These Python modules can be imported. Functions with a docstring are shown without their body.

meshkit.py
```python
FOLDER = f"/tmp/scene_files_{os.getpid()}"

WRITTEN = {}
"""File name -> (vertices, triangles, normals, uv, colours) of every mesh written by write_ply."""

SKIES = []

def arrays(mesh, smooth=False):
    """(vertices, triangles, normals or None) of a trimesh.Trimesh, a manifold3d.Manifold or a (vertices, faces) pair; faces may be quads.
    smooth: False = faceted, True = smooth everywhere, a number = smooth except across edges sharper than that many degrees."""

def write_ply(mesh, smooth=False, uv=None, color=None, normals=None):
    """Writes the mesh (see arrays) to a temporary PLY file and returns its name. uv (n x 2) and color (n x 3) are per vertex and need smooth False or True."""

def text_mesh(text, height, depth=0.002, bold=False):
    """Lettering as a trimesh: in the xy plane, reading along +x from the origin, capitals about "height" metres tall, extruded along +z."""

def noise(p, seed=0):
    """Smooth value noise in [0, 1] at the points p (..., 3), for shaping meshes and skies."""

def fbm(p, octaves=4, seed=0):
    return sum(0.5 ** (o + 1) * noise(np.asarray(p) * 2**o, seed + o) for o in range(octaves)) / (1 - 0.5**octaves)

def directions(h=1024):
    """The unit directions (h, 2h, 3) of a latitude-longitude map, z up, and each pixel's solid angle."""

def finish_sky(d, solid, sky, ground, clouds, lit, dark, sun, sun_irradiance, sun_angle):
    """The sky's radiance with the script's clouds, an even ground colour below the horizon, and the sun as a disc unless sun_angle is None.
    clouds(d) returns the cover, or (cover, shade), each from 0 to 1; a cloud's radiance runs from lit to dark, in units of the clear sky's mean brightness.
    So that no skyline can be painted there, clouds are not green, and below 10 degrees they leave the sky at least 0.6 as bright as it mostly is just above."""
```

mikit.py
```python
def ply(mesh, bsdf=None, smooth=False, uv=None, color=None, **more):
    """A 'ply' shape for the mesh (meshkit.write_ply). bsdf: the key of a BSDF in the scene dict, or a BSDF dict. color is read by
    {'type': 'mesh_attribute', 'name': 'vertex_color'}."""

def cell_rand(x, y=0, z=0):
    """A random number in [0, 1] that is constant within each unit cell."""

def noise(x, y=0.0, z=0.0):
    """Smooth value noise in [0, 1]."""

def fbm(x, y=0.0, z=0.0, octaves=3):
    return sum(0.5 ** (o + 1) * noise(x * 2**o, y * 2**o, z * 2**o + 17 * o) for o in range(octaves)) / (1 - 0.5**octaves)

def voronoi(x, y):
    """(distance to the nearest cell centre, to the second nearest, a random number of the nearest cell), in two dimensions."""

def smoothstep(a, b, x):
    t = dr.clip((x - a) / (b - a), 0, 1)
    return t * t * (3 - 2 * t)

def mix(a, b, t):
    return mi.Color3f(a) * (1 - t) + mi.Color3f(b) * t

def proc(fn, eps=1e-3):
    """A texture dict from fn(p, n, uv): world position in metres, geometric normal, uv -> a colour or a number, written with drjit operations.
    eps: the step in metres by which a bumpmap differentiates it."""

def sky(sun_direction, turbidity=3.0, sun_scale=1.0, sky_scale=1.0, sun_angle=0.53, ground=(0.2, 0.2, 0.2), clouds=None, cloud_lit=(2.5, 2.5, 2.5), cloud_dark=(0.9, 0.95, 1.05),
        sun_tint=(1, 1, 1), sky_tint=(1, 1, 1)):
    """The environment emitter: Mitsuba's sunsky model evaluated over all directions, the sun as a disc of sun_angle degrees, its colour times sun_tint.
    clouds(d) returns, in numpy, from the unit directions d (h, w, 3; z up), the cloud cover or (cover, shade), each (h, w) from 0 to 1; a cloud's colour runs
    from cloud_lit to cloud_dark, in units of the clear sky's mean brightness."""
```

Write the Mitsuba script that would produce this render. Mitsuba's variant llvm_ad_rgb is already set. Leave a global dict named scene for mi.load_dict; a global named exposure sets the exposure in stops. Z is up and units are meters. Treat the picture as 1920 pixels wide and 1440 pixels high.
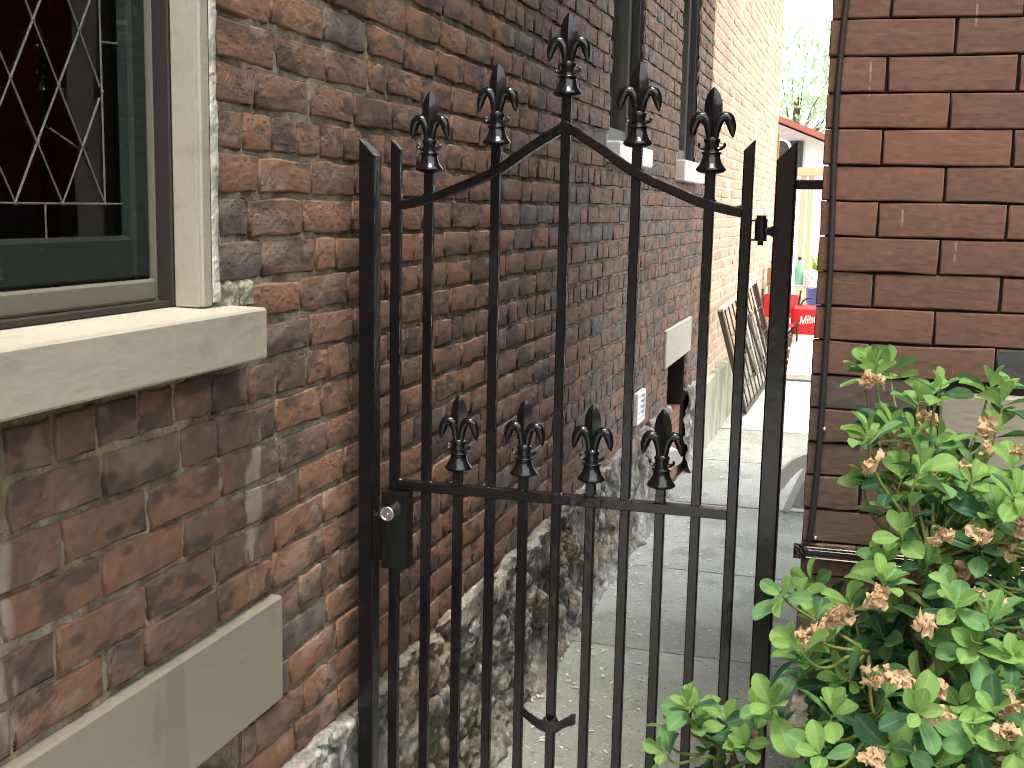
import math, random
import numpy as np
import trimesh
import mitsuba as mi
import drjit as dr
import mikit, meshkit
from mikit import noise, fbm, voronoi, cell_rand, smoothstep, mix, proc
from scipy.interpolate import PchipInterpolator, CubicSpline
from shapely.geometry import Polygon, box as sbox

T = mi.ScalarTransform4f
scene, labels = {}, {}
rng = np.random.default_rng(11)
rnd = random.Random(11)

# ------------------------------------------------------------------ camera, sky, exposure
exposure = 3.7
CAM = np.array([1.0, 0.0, 1.573])
RIGHT = np.array([0.95881361, 0.28328535, 0.02063666])
DOWN = np.array([0.06128924, -0.13540236, -0.98889324])
FWD = np.array([-0.27734472, 0.94942910, -0.14718796])
scene['camera'] = {'type': 'perspective', 'fov': 46.18, 'fov_axis': 'x', 'near_clip': 0.02, 'far_clip': 400.0,
                   'to_world': T().look_at(origin=CAM.tolist(), target=(CAM + FWD).tolist(), up=(-DOWN).tolist())}
scene['sky_light'] = mikit.sky((0.12, -0.30, 0.95), turbidity=3, sun_scale=0.25, sun_angle=14, clouds=lambda d: 1.0,
                               cloud_lit=(2.40, 2.50, 2.58), sun_tint=(.97, 1.0, 1.03))

# ------------------------------------------------------------------ helpers
def key_of(name):
    if name not in scene and name not in used:
        used.add(name); return name
    i = 1
    while f'{name}_{i:03d}' in used: i += 1
    k = f'{name}_{i:03d}'; used.add(k); return k
used = set()
counts = {}

def numbered(name):
    """the next free key for this name"""
    n = counts.get(name, 0); counts[name] = n + 1
    return name if n == 0 else f'{name}_{n:03d}'

def lab(key, label=None, cat=None, group=None, kind=None):
    d = labels.setdefault(key, {})
    if label: d['label'] = label
    if cat: d['category'] = cat
    if group: d['group'] = group
    if kind: d['kind'] = kind
    return key

def add(name, mesh, bsdf, parent=None, smooth=False, uv=None, **kw):
    k = numbered(f'{parent}__{name}' if parent else name)
    scene[k] = mikit.ply(mesh, bsdf, smooth=smooth, uv=uv)
    for a, b in kw.items(): labels.setdefault(k, {})[a] = b
    return k

def add_dict(name, d, parent=None, **kw):
    k = numbered(f'{parent}__{name}' if parent else name)
    scene[k] = d
    for a, b in kw.items(): labels.setdefault(k, {})[a] = b
    return k

def thing(name, label, cat, group=None):
    k = numbered(name); lab(k, label, cat, group); return k

def M(v, f): return trimesh.Trimesh(np.asarray(v, float), np.asarray(f), process=False)
def cat(ms): return trimesh.util.concatenate([m for m in ms])

def box(x0, x1, y0, y1, z0, z1):
    m = trimesh.creation.box(extents=(x1 - x0, y1 - y0, z1 - z0))
    m.apply_translation(((x0 + x1) / 2, (y0 + y1) / 2, (z0 + z1) / 2)); return m

def hull_box(x0, x1, y0, y1, z0, z1, c=0.003):
    """a box with chamfered edges"""
    p = []
    for sx in (0, 1):
        for sy in (0, 1):
            for sz in (0, 1):
                X, Y, Z = (x0, x1)[sx], (y0, y1)[sy], (z0, z1)[sz]
                dx, dy, dz = (1 - 2 * sx) * c, (1 - 2 * sy) * c, (1 - 2 * sz) * c
                p += [(X, Y + dy, Z + dz), (X + dx, Y, Z + dz), (X + dx, Y + dy, Z)]
    return trimesh.convex.convex_hull(np.array(p))

def vbar(x0, x1, y0, y1, z0, z1, ch=0.0018, slope=0.0):
    """upright square bar with chamfered arrises, top cut at a slope (dz per dx, z1 at the higher side)"""
    pts = [(x0 + ch, y0), (x1 - ch, y0), (x1, y0 + ch), (x1, y1 - ch), (x1 - ch, y1), (x0 + ch, y1), (x0, y1 - ch), (x0, y0 + ch)]
    xm = x0 if slope < 0 else x1
    v = [(x, y, z0) for x, y in pts] + [(x, y, z1 + slope * (x - xm)) for x, y in pts]
    f = []
    for i in range(8):
        j = (i + 1) % 8; f += [(i, j, 8 + j), (i, 8 + j, 8 + i)]
    for i in range(1, 7): f += [(8, 8 + i, 8 + i + 1), (0, i + 1, i)]
    return M(v, f)

def tube(pts, rad, sides=8, cap=True):
    p = np.asarray(pts, float); n = len(p)
    r = np.broadcast_to(rad, (n,)).astype(float)
    t = np.gradient(p, axis=0); t /= np.linalg.norm(t, axis=1, keepdims=True) + 1e-12
    ref = np.array([0, 0, 1.0]) if abs(t[0][2]) < .9 else np.array([1.0, 0, 0])
    a = np.cross(t[0], ref); a /= np.linalg.norm(a)
    V = []
    for i in range(n):
        a = a - t[i] * (a @ t[i]); a /= np.linalg.norm(a) + 1e-12
        b = np.cross(t[i], a)
        for k in range(sides):
            w = 2 * math.pi * k / sides
            V.append(p[i] + r[i] * (math.cos(w) * a + math.sin(w) * b))
    F = []
    for i in range(n - 1):
        for k in range(sides):
            q = (k + 1) % sides
            A, B, C, D = i * sides + k, i * sides + q, (i + 1) * sides + q, (i + 1) * sides + k
            F += [(A, B, C), (A, C, D)]
    if cap:
        c0, c1 = len(V), len(V) + 1
        V += [p[0], p[-1]]
        for k in range(sides):
            q = (k + 1) % sides
            F += [(c0, q, k), (c1, (n - 1) * sides + k, (n - 1) * sides + q)]
    return M(V, F)

def spline(pts, n=16):
    p = np.asarray(pts, float)
    s = np.r_[0, np.cumsum(np.linalg.norm(np.diff(p, axis=0), axis=1))]
    return CubicSpline(s, p)(np.linspace(0, s[-1], n)) if len(p) > 2 else np.linspace(p[0], p[1], n)

def beam(a, b, w, h=None, up=(0, 0, 1)):
    """rectangular bar from a to b"""
    a, b = np.asarray(a, float), np.asarray(b, float); h = h or w
    t = (b - a) / np.linalg.norm(b - a); u = np.asarray(up, float)
    if abs(t @ u) > .95: u = np.array([0, 1.0, 0])
    s = np.cross(t, u); s /= np.linalg.norm(s); u = np.cross(s, t)
    v = [p + sx * s * w / 2 + su * u * h / 2 for p in (a, b) for sx, su in ((-1, -1), (1, -1), (1, 1), (-1, 1))]
    f = [(0, 2, 1), (0, 3, 2), (4, 5, 6), (4, 6, 7)] + [t for i in range(4) for t in ((i, (i + 1) % 4, 4 + (i + 1) % 4), (i, 4 + (i + 1) % 4, 4 + i))]
    m = M(v, f); m.fix_normals(); return m

def grid_faces(nu, nv, flip=False):
    i, j = np.meshgrid(np.arange(nu - 1), np.arange(nv - 1), indexing='ij')
    a = (i * nv + j).ravel(); b = ((i + 1) * nv + j).ravel(); c = ((i + 1) * nv + j + 1).ravel(); d = (i * nv + j + 1).ravel()
    f = np.vstack([np.c_[a, b, c], np.c_[a, c, d]])
    return f[:, ::-1] if flip else f

# ------------------------------------------------------------------ materials
def bsdf(name, d): scene[name] = d; return name
def rgb(*c): return {'type': 'rgb', 'value': list(c)}
def principled(base, rough=.6, spec=.5, **kw):
    b = rgb(*base) if isinstance(base, tuple) else base
    return {'type': 'principled', 'base_color': b, 'roughness': rough, 'specular': spec, **kw}
def bumped(inner, fn, scale, eps=1e-3):
    return {'type': 'twosided', 'nested': {'type': 'bumpmap', 'bump': proc(fn, eps), 'scale': scale, 'nested': inner}}
def two(inner): return {'type': 'twosided', 'nested': inner}

def brick_colour(p, n, uv):
    r1, r2 = uv.x, uv.y
    grey = smoothstep(1.4, 1.6, r1)
    r = r1 - 2 * dr.floor(r1 * .5) * 1.0
    tone = dr.clip(r + (fbm(p.y * 7 + 3, p.z * 9, p.x * 7, 3) - .5) * 1.1, 0, 1)
    c = mix((.205, .110, .069), (.152, .092, .067), smoothstep(.15, .75, tone))
    c = mix(c, (.115, .080, .067), smoothstep(.74, 1.0, tone))
    blot = fbm(p.y * 12 + r2 * 31, p.z * 30 + r1 * 17, p.x * 12, 3)
    thr = .66 - .16 * r2
    c = mix(c, (.055, .043, .041), smoothstep(thr - .03, thr + .14, blot) * .74)
    fleck = fbm(p.y * 55, p.z * 80, p.x * 55, 2)
    c = c * (.82 + .36 * fleck)
    dust = smoothstep(.60, .78, fbm(p.y * 15 + 9, p.z * 24 + r1 * 5, p.x * 15, 3))
    c = mix(c, (.33, .275, .225), dust * .28)
    g = mix((.15, .135, .115), (.07, .068, .066), smoothstep(.3, .7, fbm(p.y * 24, p.z * 30, p.x * 24, 3)))
    c = mix(c, g, grey * .85)
    # lime runs that stand on the bricks below the window sill
    w1 = p.y - 1.835 + .012 * (noise(p.z * 30, 3.1) - .5)
    w2 = p.y - 1.17 + .02 * (noise(p.z * 22, 7.7) - .5)
    zz = smoothstep(.86, .93, p.z + .1 * (noise(p.y * 60, 1.3) - .5)) * (1 - smoothstep(1.13, 1.19, p.z + .08 * (noise(p.y * 70, 5.3) - .5)))
    run = (smoothstep(.034, .022, dr.abs(w1)) + smoothstep(.05, .03, dr.abs(w2))) * zz * smoothstep(.35, .6, fbm(p.y * 45, p.z * 14, 2.0, 3))
    return mix(c, (.36, .33, .285), dr.clip(run, 0, 1) * .55)

def brick_bump(p, n, uv):
    return fbm(p.y * 70 + p.x * 70, p.z * 90, p.x * 70, 3) + .55 * smoothstep(.62, .75, noise(p.y * 150 + p.x * 90, p.z * 150, 2.0))

bsdf('brick_red', bumped(principled(proc(brick_colour), .78, .35), brick_bump, .0024, 1.2e-3))

def mortar_colour(p, n, uv):
    f = fbm(p.y * 18 + p.x * 18, p.z * 18, 4.0, 3)
    c = mix((.115, .10, .077), (.25, .218, .168), smoothstep(.3, .7, f))
    moss = smoothstep(.56, .7, fbm(p.y * 6 + 5, p.z * 7, 1.0, 3))
    c = mix(c, (.15, .145, .075), moss * .5)
    return c * (.7 + .6 * noise(p.y * 260, p.z * 260, p.x * 260))
def mortar_bump(p, n, uv): return fbm(p.y * 120, p.z * 120, p.x * 120, 3)
bsdf('mortar_buff', bumped(principled(proc(mortar_colour), .9, .25), mortar_bump, .003))

def wing_colour(p, n, uv):
    r1, r2 = uv.x, uv.y
    t = dr.clip(r1 * .8 + fbm(p.y * 5, p.z * 12, 1.0, 3) - .3, 0, 1)
    c = mix((.54, .36, .23), (.47, .34, .245), t)
    c = mix(c, (.30, .21, .16), smoothstep(.78, .9, r2) * .5)
    return c * (.8 + .4 * fbm(p.y * 60, p.z * 90, 2.0, 2))
bsdf('brick_orange', two(principled(proc(wing_colour), .85, .3)))
bsdf('mortar_tan', two(principled((.56, .48, .38), .9, .25)))

def dark_brick_colour(p, n, uv):
    r1, r2 = uv.x, uv.y
    grey = smoothstep(1.4, 1.6, r1)
    t = dr.clip(r2 * .7 + fbm(p.x * 9, p.z * 18, p.y * 9, 3) - .2, 0, 1)
    c = mix((.148, .073, .048), (.112, .062, .045), smoothstep(.1, .9, t))
    c = mix(c, mix((.062, .060, .060), (.045, .050, .052), t), grey * .92)
    c = c * (.82 + .36 * fbm(p.x * 90, p.z * 140, p.y * 90, 2))
    # pale paint drips splashed down the face
    col = dr.floor(p.x * 190)
    on = smoothstep(.968, .974, cell_rand(col, dr.floor(p.z * 9 + 7 * cell_rand(col, 5)), 3))
    inx = smoothstep(.42, .18, dr.abs(p.x * 190 - col - .5 + .2 * (noise(p.z * 60, 2.2) - .5)))
    fz = p.z * 9 + 7 * cell_rand(col, 5); fz = fz - dr.floor(fz)
    L = .08 + .26 * cell_rand(col, 9)
    inz = smoothstep(.5 - L, .5 - L + .12, fz) * smoothstep(.5 + L, .5 + L - .12, fz)
    brk = smoothstep(.35, .6, noise(p.x * 300, p.z * 160))
    return mix(c, (.34, .29, .25), on * inx * inz * brk * .45)
def dark_brick_bump(p, n, uv): return fbm(p.x * 60, p.z * 160, p.y * 60, 3)
bsdf('brick_dark', bumped(principled(proc(dark_brick_colour), .8, .3), dark_brick_bump, .0016))
bsdf('mortar_dark', two(principled((.018, .015, .013), .9, .2)))
def lower_brick_colour(p, n, uv):
    return mix((.15, .083, .06), (.10, .062, .05), dr.clip(uv.x * .6 + fbm(p.x * 12, p.z * 16, 2.0, 3) - .2, 0, 1)) * (.8 + .4 * noise(p.x * 180, p.z * 180, p.y * 180))
bsdf('brick_brown', bumped(principled(proc(lower_brick_colour), .75, .35), dark_brick_bump, .003))

def plain_brick(p, n, uv):
    """far and unseen walls: coursed brick in the colour only"""
    h = p.x + p.y; row = dr.floor(p.z / .0712); u = h / .203 + .5 * (row - 2 * dr.floor(row * .5))
    fu, fz = u - dr.floor(u), p.z / .0712 - row
    joint = 1 - smoothstep(.02, .05, fu) * smoothstep(.98, .95, fu) * smoothstep(.05, .12, fz) * smoothstep(.95, .88, fz)
    c = mix((.24, .10, .06), (.13, .07, .05), cell_rand(dr.floor(u), row, 2))
    return mix(c, (.20, .17, .13), joint)
bsdf('brick_plain', two(principled(proc(plain_brick), .85, .3)))

def rubble_colour(p, n, uv):
    f = fbm(p.y * 9, p.z * 9, p.x * 30, 4)
    c = mix((.10, .094, .08), (.255, .248, .23), smoothstep(.32, .66, f))
    c = mix(c, (.50, .50, .485), smoothstep(.58, .70, fbm(p.y * 17 + 4, p.z * 17, p.x * 40, 3)) * .45)
    c = mix(c, (.21, .15, .095), smoothstep(.56, .70, fbm(p.y * 5 + 11, p.z * 8, 3.0, 3)) * .55)
    c = mix(c, (.11, .13, .07), smoothstep(.62, .76, fbm(p.y * 7 + 31, p.z * 9, 5.0, 3)) * .5)
    return c * (.62 + .76 * noise(p.y * 170, p.z * 170, p.x * 170))
def rubble_bump(p, n, uv): return fbm(p.y * 55, p.z * 55, p.x * 55, 4)
bsdf('stone_rubble', bumped(principled(proc(rubble_colour), .85, .3), rubble_bump, .010, 1.5e-3))

def concrete_colour(p, n, uv):
    f = fbm(p.x * 3 + uv.x * 9, p.y * 3, 1.0, 4)
    c = mix((.22, .24, .222), (.305, .325, .303), smoothstep(.3, .7, f))
    c = mix(c, (.15, .15, .13), smoothstep(.58, .72, fbm(p.x * 8 + 3, p.y * 5, 7.0, 4)) * .5)
    sp = smoothstep(.80, .9, noise(p.x * 130, p.y * 130)) * .5
    c = mix(c, (.48, .48, .45), sp)
    c = mix(c, (.12, .115, .10), smoothstep(.84, .92, noise(p.x * 95 + 40, p.y * 95)) * .6)
    return c * (.82 + .36 * noise(p.x * 420, p.y * 420)) * (.93 + .14 * uv.y)
def concrete_bump(p, n, uv): return fbm(p.x * 150, p.y * 150, 1.0, 3)
bsdf('concrete_old', bumped(principled(proc(concrete_colour), .85, .3), concrete_bump, .0015))
def yard_colour(p, n, uv):
    return mix((.30, .30, .28), (.42, .41, .38), fbm(p.x * 2, p.y * 2, 1.0, 4)) * (.85 + .3 * noise(p.x * 90, p.y * 90))
bsdf('concrete_yard', two(principled(proc(yard_colour), .85, .3)))
def soil_colour(p, n, uv): return mix((.05, .04, .03), (.12, .10, .075), fbm(p.x * 6, p.y * 6, 1.0, 4))
bsdf('soil', two(principled(proc(soil_colour), .95, .2)))
def base_colour(p, n, uv):
    c = mix((.25, .25, .19), (.36, .35, .29), fbm(p.y * 4, p.z * 4, 2.0, 4))
    return mix(c, (.13, .15, .08), smoothstep(.5, .7, fbm(p.y * 9, p.z * 2.5, 6.0, 3)) * .6)
bsdf('concrete_base', two(principled(proc(base_colour), .85, .3)))

def cream_colour(p, n, uv):
    c = mix((.36, .342, .280), (.31, .295, .24), fbm(p.y * 2.5 + p.x * 3, p.z * 9, 2.0, 4))
    c = mix(c, (.22, .205, .165), smoothstep(.60, .76, fbm(p.y * 14, p.z * 34, p.x * 14, 3)) * .35)
    return c * (.93 + .14 * noise(p.y * 60, p.z * 260, p.x * 260))
def cream_bump(p, n, uv): return fbm(p.y * 18 + p.x * 30, p.z * 160, p.x * 40, 3)
bsdf('paint_cream', bumped(principled(proc(cream_colour), .55, .4), cream_bump, .0006))
def greige_colour(p, n, uv):
    c = mix((.268, .246, .195), (.228, .209, .165), fbm(p.y * 3, p.z * 5, p.x * 3, 4))
    return mix(c, (.14, .132, .108), smoothstep(.64, .78, fbm(p.y * 16, p.z * 5, 3.0, 3)) * .3)
bsdf('paint_greige', bumped(principled(proc(greige_colour), .6, .4), cream_bump, .0012))
bsdf('paint_white', two(principled((.74, .74, .71), .5, .4)))
def caulk_colour(p, n, uv): return mix((.52, .53, .48), (.30, .32, .26), smoothstep(.4, .65, fbm(p.y * 40, p.z * 30, p.x * 40, 3)))
bsdf('caulk', bumped(principled(proc(caulk_colour), .7, .35), mortar_bump, .006))
def pale_colour(p, n, uv): return mix((.34, .345, .26), (.17, .175, .12), smoothstep(.35, .65, fbm(p.y * 45, p.z * 60, p.x * 40, 3)))
bsdf('mortar_pale', bumped(principled(proc(pale_colour), .85, .3), mortar_bump, .006))
def green_colour(p, n, uv):
    c = mix((.011, .0175, .0145), (.016, .023, .019), fbm(p.y * 5, p.z * 7, 2.0, 3))
    return mix(c, (.07, .085, .07), smoothstep(.74, .84, fbm(p.y * 40, p.z * 60, 5.0, 3)) * .5)
bsdf('paint_green', bumped(principled(proc(green_colour), .6, .2), cream_bump, .0012))
bsdf('paint_olive', two(principled((.15, .145, .115), .5, .4)))
bsdf('paint_brown', two(principled((.028, .023, .021), .5, .4)))
bsdf('paint_slate', two(principled((.028, .030, .032), .6, .3)))
bsdf('frame_grey', two(principled((.055, .057, .05), .6, .3)))
def lead_colour(p, n, uv): return mix((.065, .063, .06), (.12, .118, .112), noise(p.y * 90, p.z * 90))
bsdf('lead', two(principled(proc(lead_colour), .5, .4)))
bsdf('glass_red', {'type': 'thindielectric', 'int_ior': 1.22, 'specular_transmittance': rgb(.10, .012, .008)})
bsdf('glass_dark', {'type': 'thindielectric', 'int_ior': 1.22, 'specular_transmittance': rgb(.05, .056, .052)})
bsdf('glass_clear', {'type': 'thindielectric', 'int_ior': 1.5})
bsdf('room_wall', two(principled((.34, .30, .25), .9, .2)))
bsdf('curtain_red', two(principled((.38, .035, .012), .8, .3)))

def iron_bump(p, n, uv): return fbm(p.x * 90 + p.y * 90, p.z * 70, p.y * 90, 2)
bsdf('iron_black', bumped(principled((.005, .005, .0056), .18, .55), iron_bump, .0005, 2e-3))
bsdf('steel', {'type': 'roughconductor', 'material': 'Cr', 'alpha': .16})
bsdf('rubber_black', two(principled((.012, .012, .013), .38, .5)))
bsdf('cable_black', two(principled((.02, .02, .021), .45, .4)))
bsdf('pipe_black', two(principled((.016, .013, .012), .3, .5)))
bsdf('white_plastic', two(principled((.72, .73, .72), .35, .5)))
bsdf('grey_plastic', two(principled((.42, .45, .45), .4, .5)))

def leaf_fn(lo, hi, rib):
    def fn(p, n, uv):
        c = mix(lo, hi, noise(p.x * 40, p.y * 40, p.z * 40))
        r = smoothstep(.10, .02, dr.abs(uv.x - .5))
        sp = smoothstep(.80, .88, noise(p.x * 170, p.y * 170, p.z * 170))
        return mix(mix(c, rib, r * .55), (.20, .16, .05), sp * .25)
    return fn
def leaf(name, lo, hi, rib, rough, trans):
    bsdf(name, {'type': 'principledthin', 'base_color': proc(leaf_fn(lo, hi, rib)), 'roughness': rough, 'diff_trans': trans, 'eta': 1.65})
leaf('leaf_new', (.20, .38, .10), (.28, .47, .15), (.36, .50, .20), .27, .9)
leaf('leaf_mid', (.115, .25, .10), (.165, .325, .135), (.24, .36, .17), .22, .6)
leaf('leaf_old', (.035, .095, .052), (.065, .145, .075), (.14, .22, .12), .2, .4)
def blossom_fn(p, n, uv): return mix((.42, .27, .15), (.72, .53, .35), fbm(p.x * 70, p.y * 70, p.z * 70, 3))
bsdf('petal_brown', {'type': 'principledthin', 'base_color': proc(blossom_fn), 'roughness': .7, 'diff_trans': .5})
bsdf('bark', two(principled((.075, .05, .032), .85, .3)))
bsdf('twig_green', two(principled((.14, .17, .045), .7, .3)))
bsdf('petal_litter', two(principled((.62, .58, .50), .8, .3)))
bsdf('plastic_red', two(principled((.50, .018, .022), .45, .4)))
bsdf('metal_dark', two(principled((.025, .022, .02), .4, .5)))
bsdf('metal_pale', two(principled((.50, .50, .49), .4, .5)))
bsdf('rust_brown', two(principled((.075, .055, .042), .6, .4)))
bsdf('cardboard', two(principled((.36, .17, .075), .8, .3)))
bsdf('timber_pale', two(principled((.55, .42, .25), .7, .3)))
bsdf('timber_orange', two(principled((.42, .17, .055), .7, .3)))
bsdf('plastic_blue', two(principled((.08, .10, .28), .4, .4)))
bsdf('bottle_green', two(principled((.20, .52, .38), .25, .5)))
bsdf('cream_board', two(principled((.80, .79, .72), .6, .3)))
bsdf('roof_red', two(principled((.33, .10, .07), .7, .3)))
bsdf('grass_blade', {'type': 'principledthin', 'base_color': rgb(.34, .46, .05), 'roughness': .5, 'diff_trans': .9})
bsdf('tree_leaf', {'type': 'principledthin', 'base_color': rgb(.34, .46, .26), 'roughness': .5, 'diff_trans': .9})
bsdf('asphalt', two(principled((.06, .06, .058), .9, .3)))

# ------------------------------------------------------------------ ground
add('ground', box(-70, 70, -70, 110, -.30, -.016), 'soil', kind='structure')
add('road', box(-70, 70, -14, -6, -.2, -.004), 'asphalt', kind='structure')
lab('pavement', kind='structure')
add('pavement', box(-.1, .96, .9, 8.70, -.10, -.012), 'soil', kind='structure')
ys = [.92, 1.95, 3.06, 4.127, 5.142, 6.387, 7.565, 8.70]
def slab_mesh(x0, x1, y0, y1):
    nx, ny = 7, 9
    gx, gy = np.linspace(x0, x1, nx), np.linspace(y0, y1, ny)
    X, Yg = np.meshgrid(gx, gy, indexing='ij')
    Z = (meshkit.fbm(np.stack([X * 1.3, Yg * 1.3, X * 0], -1), 3, 4) - .5) * .008 - .001
    edge = (X == x0) | (X == x1) | (Yg == y0) | (Yg == y1)
    V = np.stack([X, Yg, np.where(edge, Z - .004, Z)], -1).reshape(-1, 3)
    F = grid_faces(nx, ny)
    sk = np.stack([X, Yg, np.full_like(Z, -.08)], -1).reshape(-1, 3)
    idx = np.arange(nx * ny).reshape(nx, ny)
    ring = np.r_[idx[:, 0], idx[-1, 1:], idx[-2::-1, -1], idx[0, -2:0:-1]]
    G = []
    for i in range(len(ring)):
        a, b = ring[i], ring[(i + 1) % len(ring)]
        G += [(a, a + nx * ny, b + nx * ny), (a, b + nx * ny, b)]
    return M(np.vstack([V, sk]), np.vstack([F, G]))
for i in range(7):
    m = slab_mesh(.0, .955, ys[i] + .004, ys[i + 1] - .004)
    m.apply_transform(trimesh.transformations.rotation_matrix(rnd.uniform(-.003, .003), (1, 0, 0), (0.4, (ys[i] + ys[i + 1]) / 2, 0)))
    add('slab', m, 'concrete_old', 'pavement', uv=np.tile([[rnd.random(), rnd.random()]], (len(m.vertices), 1)))
add('yard', box(-12, 14, 8.706, 40, -.12, 0.0), 'concrete_yard', kind='structure')
add('front_path', box(-3, 6, -6, .91, -.12, -.002), 'concrete_yard', kind='structure')

# ------------------------------------------------------------------ brick maker
def brick_mesh(du, dz, depth, nu=3, nv=2, jit=.0012, out=.002, bev=.0035, seed=None):
    """one brick in local (u, out, z): front at out=0 (+ jitter), going back to -depth"""
    r = seed
    V, idx = [], {}
    us, zs = np.linspace(-du / 2 + bev, du / 2 - bev, nu + 1), np.linspace(-dz / 2 + bev, dz / 2 - bev, nv + 1)
    for i, u in enumerate(us):
        for j, z in enumerate(zs):
            idx[i, j] = len(V)
            V.append((u + r.normal() * jit, r.normal() * out * .45, z + r.normal() * jit))
    F = []
    for i in range(nu):
        for j in range(nv):
            a, b, c, d = idx[i, j], idx[i + 1, j], idx[i + 1, j + 1], idx[i, j + 1]
            F += [(a, b, c), (a, c, d)]
    ring = [(i, 0) for i in range(nu)] + [(nu, j) for j in range(nv)] + [(i, nv) for i in range(nu, 0, -1)] + [(0, j) for j in range(nv, 0, -1)]
    n = len(ring); base = len(V)
    for i, j in ring:
        u, o, z = V[idx[i, j]]
        eu = -1 if i == 0 else (1 if i == nu else 0); ez = -1 if j == 0 else (1 if j == nv else 0)
        V.append((u + eu * bev + r.normal() * jit * .7, -bev * 1.1 + r.normal() * .0006, z + ez * bev + r.normal() * jit * .9))
    for i, j in ring:
        eu = -1 if i == 0 else (1 if i == nu else 0); ez = -1 if j == 0 else (1 if j == nv else 0)
        u, o, z = V[idx[i, j]]
        V.append((u + eu * bev, -depth, z + ez * bev))
    for k in range(n):
        q = (k + 1) % n
        a, b = idx[ring[k]], idx[ring[q]]
        F += [(a, base + k, base + q), (a, base + q, b), (base + k, base + n + k, base + n + q), (base + k, base + n + q, base + q)]
    return np.array(V), np.array(F)

def place_x(V, y, z, x, rot=0.0):
    """put a brick into a wall whose face looks along +x"""
    c, s = math.cos(rot), math.sin(rot)
    u, zz = V[:, 0] * c - V[:, 2] * s, V[:, 0] * s + V[:, 2] * c
    return np.c_[x + V[:, 1], y + u, z + zz]
def place_y(V, x, z, y, rot=0.0):
    """face looks along -y"""
    c, s = math.cos(rot), math.sin(rot)
    u, zz = V[:, 0] * c - V[:, 2] * s, V[:, 0] * s + V[:, 2] * c
    return np.c_[x + u, y - V[:, 1], z + zz]

def in_view(p):
    d = np.asarray(p) - CAM; w = d @ FWD
    return w > .2 and abs(d @ RIGHT) < .45 * w and abs(d @ DOWN) < .35 * w

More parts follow.
